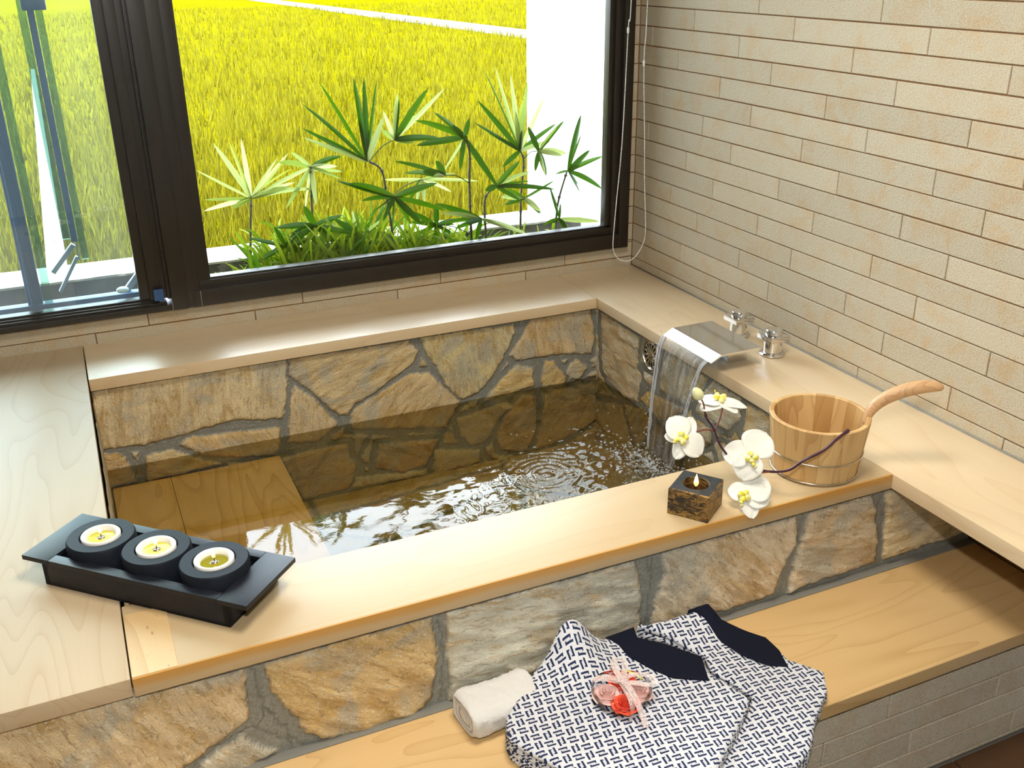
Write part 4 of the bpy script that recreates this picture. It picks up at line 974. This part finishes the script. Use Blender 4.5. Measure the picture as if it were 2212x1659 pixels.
def cloth(name, outline, z0, z1, mat, parent, layers=3, uvrot=0.0, amp=.003, seed=1, cell=.007, off=.004, tilt=None):
    base = densify(outline, .006); n = len(base); vs = []; fs = []
    t = (z1 - z0) / layers
    def wob(P, k):
        px = np.array([p.x for p in P]) * 30; py = np.array([p.y for p in P]) * 30
        a_ = vnoise(px + k * 7.7 + seed, py) - .5; b_ = vnoise(px, py + k * 5.3 + seed) - .5
        return [p + Vector((float(u), float(v))) * off * (1.0 if k < layers - 1 else .2) for p, u, v in zip(P, a_, b_)]
    def surf(x, y):
        x = np.asarray(x, float); y = np.asarray(y, float)
        return (fbm(x * 9 + seed, y * 9, 3) - .5) * amp * 2 + (fbm(x * 30 + seed, y * 30, 2) - .5) * amp * .5
    for k in range(layers):
        zb = z0 + k * t; P = wob(base, k); e = min(.005, t * .45)
        rr_ = [(-e, zb + .0003), (-e * .25, zb + t * .22), (0, zb + t * .5), (-e * .25, zb + t * .8), (-e, zb + t)]
        rings = []
        for (o, z) in rr_:
            Q = offset_poly(P, o); b0 = len(vs); sz = surf([q.x for q in Q], [q.y for q in Q]) * (z - z0) / (z1 - z0)
            for q, dz in zip(Q, sz): vs.append((q.x, q.y, z + float(dz)))
            rings.append(b0)
        for a, c in zip(rings[:-1], rings[1:]):
            for i in range(n): fs.append((a + i, a + (i + 1) % n, c + (i + 1) % n, c + i))
        if k == layers - 1:
            Q = [Vector(vs[rings[-1] + i][:2]) for i in range(n)]
            xs = [q.x for q in Q]; ys_ = [q.y for q in Q]
            gx, gy = np.meshgrid(np.arange(min(xs), max(xs), cell), np.arange(min(ys_), max(ys_), cell))
            ins, dm = inside_dist(gx, gy, Q); ok = ins & (dm > cell * .6)
            pts_ = Q + [Vector((float(a), float(c))) for a, c in zip(gx[ok], gy[ok])]
            r_ = delaunay_2d_cdt(pts_, [(i, (i + 1) % n) for i in range(n)], [], 1, 1e-7)
            V, F = r_[0], r_[2]; orig = r_[3]; b0 = len(vs); mp = {}; SV = surf([v.x for v in V], [v.y for v in V])
            for i, v in enumerate(V):
                o = orig[i][0] if orig[i] else -1
                if 0 <= o < n: mp[i] = rings[-1] + o
                else:
                    mp[i] = len(vs); vs.append((v.x, v.y, z1 + float(SV[i]) + .0012))
            for f_ in F: fs.append(tuple(mp[i] for i in f_))
    fs.append(tuple(range(n))[::-1])
    if tilt:
        vs = [(x, y, z + tilt(x, y) * (z - z0) / (z1 - z0)) for x, y, z in vs]
    me = from_data(vs, fs)
    bm = bmesh.new(); bm.from_mesh(me); bmesh.ops.recalc_face_normals(bm, faces=bm.faces)
    uvl = bm.loops.layers.uv.new('UVMap'); c, s = math.cos(uvrot), math.sin(uvrot)
    for f_ in bm.faces:
        for l in f_.loops:
            x, y, z = l.vert.co; y2 = y + (z - z1) * .9 * (1 if f_.normal.z < .5 else 0); w = .002 * math.sin(x * 23 + y * 11)
            l[uvl].uv = (c * x + s * y2 + w, -s * x + c * y2 + w)
    bm.to_mesh(me); bm.free()
    return link(name, me, mat, parent, smooth=R(50))
UVR = R(-13)
ra = empty('folded_yukata', (-1.05, -1.8, ZB), 'folded navy and white patterned yukata carrying the rose gift box', 'robe', 'folded patterned yukatas')
cloth('folded_robe', ROBE_A, ZB, -.2, M['yukata'], ra, 4, UVR, .0028, 2, tilt=lambda x, y: .082 * math.exp(-((x + 1.098) / .05) ** 2) * max(0, min(1, (y + 1.76) / .12)) ** 1.5)
cloth('collar', COLLAR_A, -.1985, -.1945, M['navy'], ra, 1, 0, .002, 2, off=.001)
rb = empty('folded_yukata', (-.85, -1.8, ZB), 'folded navy and white patterned yukata partly behind the other one, nearer the right wall', 'robe', 'folded patterned yukatas')
cloth('folded_robe', ROBE_B, ZB, -.222, M['yukata'], rb, 4, UVR + R(4), .0035, 9, off=.009, tilt=lambda x, y: .030 * max(0, min(1, (y + 1.72) / .09)) * max(0, min(1, (-.70 - x) / .08)))
cloth('collar', COLLAR_B, -.2205, -.2165, M['navy'], rb, 1, 0, .002, 9, off=.001, tilt=lambda x, y: .026 * max(0, min(1, (y + 1.72) / .09)) * max(0, min(1, (-.70 - x) / .08)))

# rolled towel
tw = empty('rolled_towel', (-1.27, -1.66, ZB), 'small white terry towel rolled up on the bench', 'towel')
c0 = Vector((-1.338, -1.690, ZB)); c1 = Vector((-1.196, -1.677, ZB)); ax = (c1 - c0).normalized(); sd = Vector((-ax.y, ax.x, 0))
nl = 46; na = 72; vs = []; fs = []
def prof_t(a):
    ca, sa = math.cos(a), math.sin(a)
    w_ = .049 * abs(ca) ** .72 * (1 if ca > 0 else -1); h_ = .032 * abs(sa) ** .62 * (1 if sa > 0 else -1)
    return w_, h_ + .032
Lt = (c1 - c0).length
for i in range(nl + 1):
    t = i / nl; e = min(t, 1 - t) * Lt; sh = 1 - .10 * max(0, 1 - e / .006) ** 2
    for k in range(na):
        a = 2 * math.pi * k / na; w_, h_ = prof_t(a)
        h_ = .032 + (h_ - .032) * sh; w_ *= sh
        dn = (float(fbm(np.array(t * 9), np.array(a * 2.2), 3)) - .5) * .006 + rnd.uniform(-.0009, .0009)
        h_ = max(0.0006, h_ * (1 - .10 * math.sin(t * 2.4)) + dn * (1 if h_ > .01 else 0))
        q = c0 + ax * (t * Lt + .004 * math.sin(a * 2)) + sd * (w_ + dn) + Vector((0, 0, h_)); vs.append(q)
for i in range(nl):
    for k in range(na): fs.append((i * na + k, i * na + (k + 1) % na, (i + 1) * na + (k + 1) % na, (i + 1) * na + k))
# spiral ends: inset rings alternating in depth
for end, i0 in ((0, 0), (1, nl)):
    prev = [i0 * na + k for k in range(na)]; s_ = -1 if end == 0 else 1
    cen = c0 + ax * (Lt * end) + Vector((0, 0, .031))
    for sc_, dd in ((.94, .003), (.84, .003), (.80, -.004), (.74, -.004), (.70, .002), (.56, .002), (.52, -.004), (.46, -.004), (.42, .002), (.25, .001), (.05, -.003)):
        ring = []
        for k in range(na):
            p = Vector(vs[i0 * na + k]); q = cen + (p - cen) * sc_; q -= ax * ((q - cen).dot(ax)); q += ax * (dd * s_); ring.append(len(vs)); vs.append(q)
        for k in range(na): fs.append((prev[k], prev[(k + 1) % na], ring[(k + 1) % na], ring[k]))
        prev = ring
    fs.append(tuple(prev))
me = from_data(vs, fs); bm = bmesh.new(); bm.from_mesh(me); bmesh.ops.recalc_face_normals(bm, faces=bm.faces); bm.to_mesh(me); bm.free()
link('roll', me, M['terry'], tw, smooth=True)

# rose gift box
gz = -.1965; gc = Vector((-1.072, -1.797, gz))
gb = empty('gift_box', gc, 'clear plastic gift box tied with an organza ribbon on the folded yukata', 'gift box')
hpts = []
for k in range(48):
    t = 2 * math.pi * k / 48
    r_ = .050 + .0045 * math.cos(2 * t + .6) + .003 * math.cos(3 * t)
    hpts.append((gc.x + r_ * math.cos(t), gc.y + r_ * math.sin(t)))
def ring_shell(prof, pts_, c, mat, name, parent, smooth=R(50)):
    vs = []; fs = []; n = len(pts_)
    for (s_, z) in prof:
        for p in pts_: vs.append((c.x + (p[0] - c.x) * s_, c.y + (p[1] - c.y) * s_, z))
    for j in range(len(prof) - 1):
        for i in range(n): fs.append((j * n + i, j * n + (i + 1) % n, (j + 1) * n + (i + 1) % n, (j + 1) * n + i))
    fs.append(tuple((len(prof) - 1) * n + i for i in range(n)))
    me = from_data(vs, fs); bm = bmesh.new(); bm.from_mesh(me); bmesh.ops.recalc_face_normals(bm, faces=bm.faces); bm.to_mesh(me); bm.free()
    return link(name, me, mat, parent, smooth)
ring_shell([(.95, gz), (1.0, gz + .003), (1.0, gz + .026), (.93, gz + .031)], hpts, gc, M['acrylic'], 'clear_lid', gb)
def rose(c, r, mat, label, seed):
    rg = random.Random(seed); e = empty('soap_rose', (c[0], c[1], gz + .002), label, 'rose', 'soap roses in the gift box')
    b = MB()
    b.lathe([(0, .0), (r * .55, .001), (r * .85, .006), (r * .8, .010), (0, .012)], (c[0], c[1], gz + .002), 20)
    for ring_, (rr_, hh, npet, open_) in enumerate(((.20, .022, 3, .10), (.38, .0225, 4, .25), (.58, .021, 5, .40), (.80, .018, 6, .65), (1.0, .013, 6, .85))):
        for k in range(npet):
            a0 = 2 * math.pi * k / npet + ring_ * .7 + rg.uniform(-.15, .15); wd = 2 * math.pi / npet * .72; m_ = 8; P0 = []
            for j in range(5):
                v = j / 4; row = []
                for i in range(m_ + 1):
                    u = -1 + 2 * i / m_; a = a0 + u * wd; rr2 = r * rr_ * (.35 + .65 * v ** .6) * (1 + open_ * .22 * v * v) * (1 + .05 * u)
                    z = gz + .004 + hh * v * (1 - .22 * u * u) - (.004 * open_ * v ** 4)
                    row.append(b.bm.verts.new((c[0] + rr2 * math.cos(a), c[1] + rr2 * math.sin(a), z)))
                P0.append(row)
            for j in range(4):
                for i in range(m_): b.bm.faces.new((P0[j][i], P0[j][i + 1], P0[j + 1][i + 1], P0[j + 1][i]))
    b.build('petals', mat, e, smooth=True)
rose((gc.x + .0165, gc.y + .026), .0225, M['rose_r'], 'red soap rose nearest the navy collar', 1)
rose((gc.x + .0275, gc.y - .012), .0225, M['rose_p'], 'pink soap rose on the right side of the gift box', 2)
rose((gc.x - .026, gc.y + .007), .0235, M['rose_p'], 'pink soap rose on the left side of the gift box', 3)
rose((gc.x - .0085, gc.y - .029), .0225, M['rose_r'], 'red soap rose at the near end of the gift box', 4)
def strip(b, pts_, w, up=(0, 0, 1)):
    pts_ = catmull(pts_, 8); up = Vector(up); prev = None
    for i, q in enumerate(pts_):
        d = (pts_[min(i + 1, len(pts_) - 1)] - pts_[max(i - 1, 0)]).normalized(); s_ = d.cross(up).normalized() * w / 2
        cur = (b.bm.verts.new(q - s_), b.bm.verts.new(q + s_))
        if prev: b.bm.faces.new((prev[0], prev[1], cur[1], cur[0]))
        prev = cur
zt = gz + .0335; kx = (gc.x + .003, gc.y + .004)
rd = Vector((.912, -.41, 0)); fd = Vector((.41, .912, 0)); kc = Vector((gc.x + .002, gc.y + .004, zt))
b = MB()
strip(b, [kc + rd * -.052 + fd * .012 - Vector((0, 0, .028)), kc + rd * -.047 + fd * .011, kc, kc + rd * .045 + fd * -.010, kc + rd * .053 - fd * .012 - Vector((0, 0, .028))], .012)
strip(b, [kc + fd * .050 - rd * .012 - Vector((0, 0, .028)), kc + fd * .046 - rd * .011, kc, kc - fd * .044 + rd * .012, kc - fd * .052 + rd * .016 - Vector((0, 0, .028))], .012)
strip(b, [kc + Vector((0, 0, .003)), kc + rd * .02 + fd * .006 + Vector((0, 0, .012)), kc + rd * .052 + fd * .004 + Vector((0, 0, .010)), kc + rd * .055 - fd * .012 + Vector((0, 0, .005)), kc + rd * .02 - fd * .006 + Vector((0, 0, .004)), kc + Vector((0, 0, .003))], .012)
strip(b, [kc + Vector((0, 0, .003)), kc - rd * .012 + fd * .03 + Vector((0, 0, .012)), kc - rd * .008 + fd * .052 + Vector((0, 0, .008)), kc + rd * .010 + fd * .050 + Vector((0, 0, .005)), kc + rd * .006 + fd * .02 + Vector((0, 0, .004)), kc + Vector((0, 0, .003))], .011)
strip(b, [kc + Vector((0, 0, .004)), kc - fd * .03 + rd * .014 + Vector((0, 0, .006)), kc - fd * .066 + rd * .030 - Vector((0, 0, .016)), kc - fd * .082 + rd * .036 - Vector((0, 0, .030))], .012)
strip(b, [kc + Vector((0, 0, .004)), kc - rd * .03 + fd * .010 + Vector((0, 0, .005)), kc - rd * .05 + fd * .004 + Vector((0, 0, .0))], .013)
b.sphere(kc + Vector((0, 0, .003)), .005, 12, 8, (1.3, 1, .6))
b.build('ribbon', M['ribbon'], gb, smooth=True)
b = MB(); q = [kc + rd * (.003 + .034 * math.sin(t)) + fd * (.002 + .030 * math.cos(t)) + Vector((0, 0, -.0008)) for t in [x * .17 for x in range(0, 9)]]
strip(b, q, .0035); b.build('yellow_tie', M['yellow'], gb, smooth=True)

# ---------------------------------------------------------------- orchid spray
oc = empty('orchid_spray', (-.62, -1.58, 0), 'white orchid spray with yellow centres leaning on the bucket', 'flower')
sp_ = catmull(OSTEM, 6); n = len(sp_)
b = MB(); b.tube(sp_, [.0032 - .0012 * i / n + (.0012 if i < 3 else 0) for i in range(n)], 10)
for i in (34, 50, 62):
    if i < n: b.sphere(sp_[i], .0036, 8, 6)
b.build('stem', M['stem'], oc, smooth=True)
for br in (OBR1, OBR2, [OSTEM[6], Vector(OFC[2]) + Vector((.012, .03, -.01)), OFC[2]], [OSTEM[5], Vector(OFC[3]) + Vector((.03, .03, .02)), Vector(OFC[3]) + Vector((0, .004, .002))], OBUD):
    b = MB(); b.tube(catmull(br, 5), .0017, 8); b.build('pedicel', M['stem2'], oc, smooth=True)
CR, CU, CF = Vector(CAM_R), Vector(CAM_U), Vector(CAM_F)
def flower(c, petals, tiltx=0.0, tilty=0.0, lip_dir=-90, scale=1.5, seed=0):
    rg = random.Random(seed)
    nrm = (-CF).normalized()
    Rm = Matrix.Rotation(R(tiltx), 3, CR) @ Matrix.Rotation(R(tilty), 3, CU)
    x_, y_, z_ = Rm @ CR, Rm @ CU, Rm @ nrm
    c = Vector(c); b = MB(); b.sphere(c + z_ * .004, .0042, 12, 8, (1, 1, 1.2)); fl = b.build('flower', M['petal'], oc, smooth=True)
    for pi_, (ang_, ln, wd, lift) in enumerate(petals):
        b = MB(); a = R(ang_); ux = x_ * math.cos(a) + y_ * math.sin(a); uy = -x_ * math.sin(a) + y_ * math.cos(a); rows_ = []
        nu, nv = 14, 10
        for i in range(nu + 1):
            u = i / nu; w = wd / 2 * (math.sin(math.pi * u ** .85) ** .52 if 0 < u < 1 else 0.0) + .0008 * (1 - u)
            row = []
            for j in range(nv + 1):
                v = -1 + 2 * j / nv
                z = .0005 + lift * u * (1 - u * .8) + .10 * wd * (v * v) * math.sin(math.pi * u) * .6 - .16 * ln * u * u + .0008 * math.sin(v * 7 + u * 9 + pi_) * u
                row.append(b.bm.verts.new(c + ux * (ln * u) + uy * (w * v) + z_ * (z + (.0015 if wd > ln * .8 else 0))))
            rows_.append(row)
        for i in range(nu):
            for j in range(nv): b.bm.faces.new((rows_[i][j], rows_[i][j + 1], rows_[i + 1][j + 1], rows_[i + 1][j]))
        bmesh.ops.remove_doubles(b.bm, verts=b.bm.verts, dist=.00002)
        o = b.build('petal', M['petal'], fl, smooth=True)
        so = o.modifiers.new('thick', 'SOLIDIFY'); so.thickness = .0009; so.offset = 0
    b = MB(); a = R(lip_dir); ux = x_ * math.cos(a) + y_ * math.sin(a); uy = -x_ * math.sin(a) + y_ * math.cos(a)
    for (du, dv, dz, r_, sc3) in ((.000, 0, .006, .0040, (1, 1, 1)), (.006, .005, .007, .0050, (1, .7, 1)), (.006, -.005, .007, .0050, (1, .7, 1)), (.009, 0, .005, .0052, (1.1, .9, .7)), (.015, 0, .006, .0030, (1, 1, 1))):
        b.sphere(c + ux * du * scale + uy * dv * scale + z_ * dz * scale, r_ * scale, 12, 8, sc3)
    b.tube(catmull([c + ux * .014 * scale + z_ * .005, c + ux * .020 * scale + uy * .003 + z_ * .011, c + ux * .018 * scale + uy * .006 + z_ * .016], 4), [.0016] * 8 + [.0006], 6)
    for v in b.bm.verts: v.co += Vector((rg.uniform(-.0006, .0006), rg.uniform(-.0006, .0006), rg.uniform(-.0006, .0006)))
    b.build('lip', M['lip'], fl, smooth=True)
flower(OFC[0], [(125, .050, .056, .004), (-38, .050, .052, .004), (62, .050, .034, -.002), (-112, .046, .034, -.002), (176, .040, .026, -.002)], tiltx=-12, tilty=14, lip_dir=195, seed=1)
flower(OFC[1], [(14, .062, .042, .006), (170, .044, .048, .004), (-150, .050, .036, .0), (-35, .040, .036, .0), (60, .036, .026, 0)], tiltx=-62, tilty=8, lip_dir=100, seed=2)
flower(OFC[2], [(52, .056, .072, .004), (178, .056, .056, .004), (-105, .056, .062, .003), (100, .036, .026, -.003)], tiltx=-10, tilty=-8, lip_dir=-80, seed=3)
flower(OFC[3], [(30, .058, .066, .004), (162, .036, .040, .003), (-75, .052, .040, .002), (-10, .052, .056, -.002)], tiltx=-22, tilty=-4, lip_dir=-120, seed=4)
b = MB(); bd = Vector(OBUD[2]); d = (Vector(OBUD[2]) - Vector(OBUD[1])).normalized()
m = d.to_track_quat('Z', 'Y').to_matrix().to_4x4(); m.translation = bd
b.lathe([(0, -.015), (.007, -.011), (.0112, -.002), (.0100, .007), (.0055, .015), (0, .020)], n=20, M=m); b.build('bud', M['bud'], oc, smooth=True)

# ---------------------------------------------------------------- outside
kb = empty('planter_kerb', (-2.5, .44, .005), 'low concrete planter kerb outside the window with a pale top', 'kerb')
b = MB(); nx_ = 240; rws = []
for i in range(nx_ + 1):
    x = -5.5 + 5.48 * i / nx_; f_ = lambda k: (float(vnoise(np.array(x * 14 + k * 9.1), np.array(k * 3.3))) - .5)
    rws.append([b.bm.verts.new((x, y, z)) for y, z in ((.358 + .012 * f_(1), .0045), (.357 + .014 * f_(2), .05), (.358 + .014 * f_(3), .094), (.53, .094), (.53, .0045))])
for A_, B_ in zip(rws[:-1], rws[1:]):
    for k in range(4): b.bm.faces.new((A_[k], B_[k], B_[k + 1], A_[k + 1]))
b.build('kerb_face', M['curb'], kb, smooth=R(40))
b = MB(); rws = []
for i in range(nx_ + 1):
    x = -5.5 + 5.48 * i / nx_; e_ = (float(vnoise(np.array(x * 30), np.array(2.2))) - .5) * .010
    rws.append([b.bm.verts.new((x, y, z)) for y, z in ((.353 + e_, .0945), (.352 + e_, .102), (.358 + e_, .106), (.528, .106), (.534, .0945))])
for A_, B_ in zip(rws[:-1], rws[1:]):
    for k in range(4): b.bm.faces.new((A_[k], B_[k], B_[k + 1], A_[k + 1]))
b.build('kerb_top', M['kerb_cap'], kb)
b = MB(); b.box((-5.5, .122, -.8), (.06, .54, .0035))
tag(b.build('planter_soil', M['soil']), 'dark planter soil strip between window and kerb', 'soil', kind='stuff')
b = MB(); b.box((.07, .9, -.6), (2.6, 1.05, 2.6), .005); tag(b.build('garden_wall', M['white_wall']), 'bright white rendered wall outside at the right of the window', 'wall')
ZG = -.6
me = grid_mesh(-30, 60, .55, 70, 1.0, lambda X, Y: ZG + 0 * X)
tag(link('rice_field', me, M['field']), 'yellow-green flooded rice field ground beyond the window', 'field', kind='stuff')
rg = np.random.RandomState(4); NB = 150000
yy = .75 * (34 / .75) ** rg.rand(NB); s = rg.rand(NB)
xl = -1.826 - .42 * (yy + 3.02) * .30 - .3; xr = -1.826 + (yy + 3.02) * 1.02
xx = -1.9 - .12 * yy + (xr + 1.9 + .12 * yy) * s
h = (.08 + .09 * rg.rand(NB)); w = .004 + .003 * np.sqrt(yy) * rg.rand(NB); a = rg.rand(NB) * 6.283; ln = .5 * h * rg.rand(NB); a2 = rg.rand(NB) * 6.283
def in_quad(px, py, q):
    ins = np.zeros(px.shape, bool)
    for i in range(len(q)):
        a_, b_ = q[i], q[(i + 1) % len(q)]
        ins ^= ((a_[1] > py) != (b_[1] > py)) & (px < (b_[0] - a_[0]) * (py - a_[1]) / (b_[1] - a_[1] + 1e-12) + a_[0])
    return ins
keep = ~(in_quad(xx, yy, PATH_A) | in_quad(xx, yy, PATH_B) | ((xx > -.1) & (yy < 1.3)))
xx, yy, h, w, a, ln, a2 = [q_[keep] for q_ in (xx, yy, h, w, a, ln, a2)]; NB = len(xx)
P0 = np.stack([xx - w * np.cos(a), yy - w * np.sin(a), np.full(NB, ZG)], -1); P1 = np.stack([xx + w * np.cos(a), yy + w * np.sin(a), np.full(NB, ZG)], -1)
P2 = np.stack([xx + ln * np.cos(a2), yy + ln * np.sin(a2), ZG + h], -1)
vs = np.stack([P0, P1, P2], 1).reshape(-1, 3)
me = bpy.data.meshes.new('m'); me.vertices.add(len(vs)); me.vertices.foreach_set('co', vs.astype(np.float32).ravel())
me.loops.add(NB * 3); me.loops.foreach_set('vertex_index', np.arange(NB * 3, dtype=np.int32)); me.polygons.add(NB); me.polygons.foreach_set('loop_start', np.arange(0, NB * 3, 3, dtype=np.int32)); me.update(calc_edges=True)
tag(link('rice_plants', me, M['rice']), 'dense yellow-green rice blades covering the field', 'rice', kind='stuff')
for q_, z_, lb_ in ((PATH_A, -.50, 'pale narrow path crossing the far rice field'), (PATH_B, -.48, 'pale narrow ditch edge in the field behind the left pane')):
    b = MB(); b.prism(q_, ZG + .001, z_); tag(b.build('field_path', M['path']), lb_, 'path')

# lady palms
def blade(b, p, q, wmax, droop, rg):
    p, q = Vector(p), Vector(q); d = q - p; L = d.length
    if L < 1e-4: return
    v = Vector((0, 1, 0)); s_ = d.cross(v).normalized(); tw_ = rg.uniform(-.9, .9); s_ = (Matrix.Rotation(tw_, 3, d.normalized()) @ s_)
    prev = None; N = 8
    for i in range(N + 1):
        t = i / N; w_ = wmax * (math.sin(math.pi * (t * .93 + .04)) ** .55) * (1 - .35 * t) if t < 1 else 0
        c = p + d * t + Vector((0, 0, 1)) * (droop * L * (t - t * t) * 2)
        fold = Vector((0, -1, 0)) * w_ * .25
        cur = (b.bm.verts.new(c - s_ * w_ / 2), b.bm.verts.new(c + fold), b.bm.verts.new(c + s_ * w_ / 2))
        if prev:
            b.bm.faces.new((prev[0], prev[1], cur[1], cur[0])); b.bm.faces.new((prev[1], prev[2], cur[2], cur[1]))
        prev = cur
stem_of = {0: 0, 1: 1, 2: 2, 3: 2, 8: 2, 12: 2, 4: 3, 5: 3, 6: 4, 13: 4, 10: 4, 7: 5, 9: 5, 11: 6, 14: 6, 15: 1, 16: 0, 17: 2, 18: 3}
plab = ['lady palm with pale sunlit fronds nearest the window post', 'lady palm with drooping pale fronds, second from the window post', 'tall lady palm with long upright fronds left of the window centre', 'lady palm with a dark star-shaped frond in the middle of the window', 'tallest lady palm with upright fronds before the white wall edge', 'short lady palm with dark fronds low beside the tallest one', 'lady palm with fine fronds against the white wall at right']
palms = []
rgp = random.Random(12)
for i, s_ in enumerate(STEMS):
    e = empty('lady_palm', (s_[0][0], s_[0][1], .004), plab[i], 'palm', 'lady palms outside the window'); palms.append(e)
    s_ = [(s_[0][0], s_[0][1], .0)] + s_[0:]
    b = MB(); cp = catmull(s_, 5); b.tube(cp, [.0052 - .002 * k / len(cp) for k in range(len(cp))], 8)
    for k in range(2, len(cp) - 1, 3): b.lathe([(.0062, -.003), (.0066, 0), (.0052, .004)], cp[k], 8)
    b.build('cane', M['cane'], e, smooth=True)
for i, (c, tips, br) in enumerate(WHORLS):
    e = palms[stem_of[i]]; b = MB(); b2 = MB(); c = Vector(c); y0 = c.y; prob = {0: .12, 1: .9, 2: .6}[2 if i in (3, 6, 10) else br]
    # leaf stalk down to the cane
    sp0 = min(catmull(STEMS[stem_of[i]], 6), key=lambda q: (q - c).length + abs(q.z - (c.z - .04)))
    if (sp0 - c).length > .004: b.tube(catmull([sp0, (sp0 + c) / 2 + Vector((0, 0, .012)), c], 4), .0016, 6)
    for t in tips:
        L_ = math.hypot(t[0] - c.x, t[1] - c.z); dy = rgp.uniform(-.35, .35) * min(L_, .12)
        dy = max(.085 - y0, min(dy, .33 - y0)) if y0 + dy < .09 else dy
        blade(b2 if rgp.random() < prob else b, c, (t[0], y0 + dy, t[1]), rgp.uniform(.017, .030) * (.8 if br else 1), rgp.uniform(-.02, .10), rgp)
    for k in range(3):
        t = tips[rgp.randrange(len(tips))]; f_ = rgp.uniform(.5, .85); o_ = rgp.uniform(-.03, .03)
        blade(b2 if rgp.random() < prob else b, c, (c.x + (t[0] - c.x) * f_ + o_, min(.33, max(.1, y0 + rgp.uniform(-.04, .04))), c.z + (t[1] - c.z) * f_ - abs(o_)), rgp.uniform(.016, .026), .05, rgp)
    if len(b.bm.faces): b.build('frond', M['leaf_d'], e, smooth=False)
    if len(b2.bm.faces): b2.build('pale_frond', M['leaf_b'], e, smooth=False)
# low leafy clumps along the planter
for i, (x0, n_, hh, lab) in enumerate(((-1.36, 70, .09, 'low leafy clump at the left end of the planter'), (-1.17, 220, .23, 'dense low clump of narrow leaves left of centre'), (-.98, 240, .25, 'dense low clump of narrow leaves under the tall left palm'), (-.80, 200, .20, 'low clump of narrow leaves near the window centre'), (-.62, 130, .15, 'sparse low clump under the star-shaped frond'), (-.42, 50, .10, 'sparse low clump below the tallest palm'), (-.22, 50, .12, 'low clump of broad leaves near the white wall'))):
    b = MB()
    for k in range(n_):
        x = x0 + rgp.gauss(0, .06); y = rgp.uniform(.14, .31); a_ = rgp.uniform(0, 6.28); l_ = rgp.uniform(.06, .16); hz = rgp.uniform(.3, 1) * hh
        q = (x + l_ * math.cos(a_), max(.10, min(.345, y + l_ * math.sin(a_) * .6)), .01 + hz)
        blade(b, (x, y, .003), q, rgp.uniform(.009, .017), rgp.uniform(.1, .5), rgp)
    tag(b.build('ground_plant', M['leaf_g']), lab, 'plant', 'low plants in the planter')

# ---------------------------------------------------------------- light, world, camera
w = bpy.data.worlds.new('sky'); sc.world = w; w.use_nodes = True
nt = w.node_tree; bg = nt.nodes['Background']
tc_ = nt.nodes.new('ShaderNodeTexCoord'); sx_ = nt.nodes.new('ShaderNodeSeparateXYZ'); nt.links.new(tc_.outputs['Generated'], sx_.inputs[0])
nz = nt.nodes.new('ShaderNodeTexNoise'); nz.inputs['Scale'].default_value = 2.2; nz.inputs['Detail'].default_value = 4; nt.links.new(tc_.outputs['Generated'], nz.inputs['Vector'])
rp = nt.nodes.new('ShaderNodeValToRGB'); rp.color_ramp.elements[0].position = .42; rp.color_ramp.elements[0].color = (.68, .83, 1, 1); rp.color_ramp.elements[1].position = .66; rp.color_ramp.elements[1].color = (1, 1, 1, 1)
nt.links.new(nz.outputs['Fac'], rp.inputs[0]); nt.links.new(rp.outputs[0], bg.inputs['Color']); bg.inputs['Strength'].default_value = SKY
def light(name, typ, loc, energy, color=(1, 1, 1), **kw):
    l = bpy.data.lights.new(name, typ); l.energy = energy; l.color = color
    for k, v in kw.items(): setattr(l, k, v)
    o = bpy.data.objects.new(name, l); o.location = loc; col.objects.link(o); return o
s = light('sun', 'SUN', (-3, 1, 4), SUN, (1, .96, .88), angle=R(.6)); s.rotation_euler = Vector((.75, .05, -.66)).to_track_quat('-Z', 'Y').to_euler()
fl = light('camera_flash', 'SPOT', (-1.80, -3.02, 1.36), FLASH, (1, .965, .91), spot_size=R(95), spot_blend=.7, shadow_soft_size=.035)
fl.rotation_euler = (Vector((-.75, -1.1, -.05)) - fl.location).to_track_quat('-Z', 'Y').to_euler()
cl = light('ceiling_lamp', 'AREA', (-1.15, -1.85, ZTOP - .03), FILL, (1, .93, .82), shape='DISK', size=.6)  # unseen fill light, added to brighten the room
tag(cl, 'round ceiling lamp of the bathroom', 'lamp')
cam = bpy.data.cameras.new('camera'); cam.sensor_width = 36; cam.lens = 2142.574 / 2212 * 36; cam.clip_start = .05; cam.clip_end = 300
co = bpy.data.objects.new('camera', cam); col.objects.link(co)
mt = Matrix((CR, CU, -CF)).transposed().to_4x4(); mt.translation = CAM_P; co.matrix_world = mt; sc.camera = co
sc.view_settings.view_transform = 'Standard'; sc.view_settings.look = 'None'; sc.view_settings.exposure = 0; sc.view_settings.gamma = 1; sc.view_settings.use_curve_mapping = False
sc.cycles.use_adaptive_sampling = True; sc.cycles.adaptive_threshold = .03; sc.cycles.max_bounces = 8; sc.cycles.transparent_max_bounces = 24; sc.cycles.glossy_bounces = 4; sc.cycles.diffuse_bounces = 3; sc.cycles.transmission_bounces = 6
sc.cycles.sample_clamp_indirect = 6; sc.cycles.caustics_reflective = False; sc.cycles.caustics_refractive = False; sc.cycles.use_denoising = True
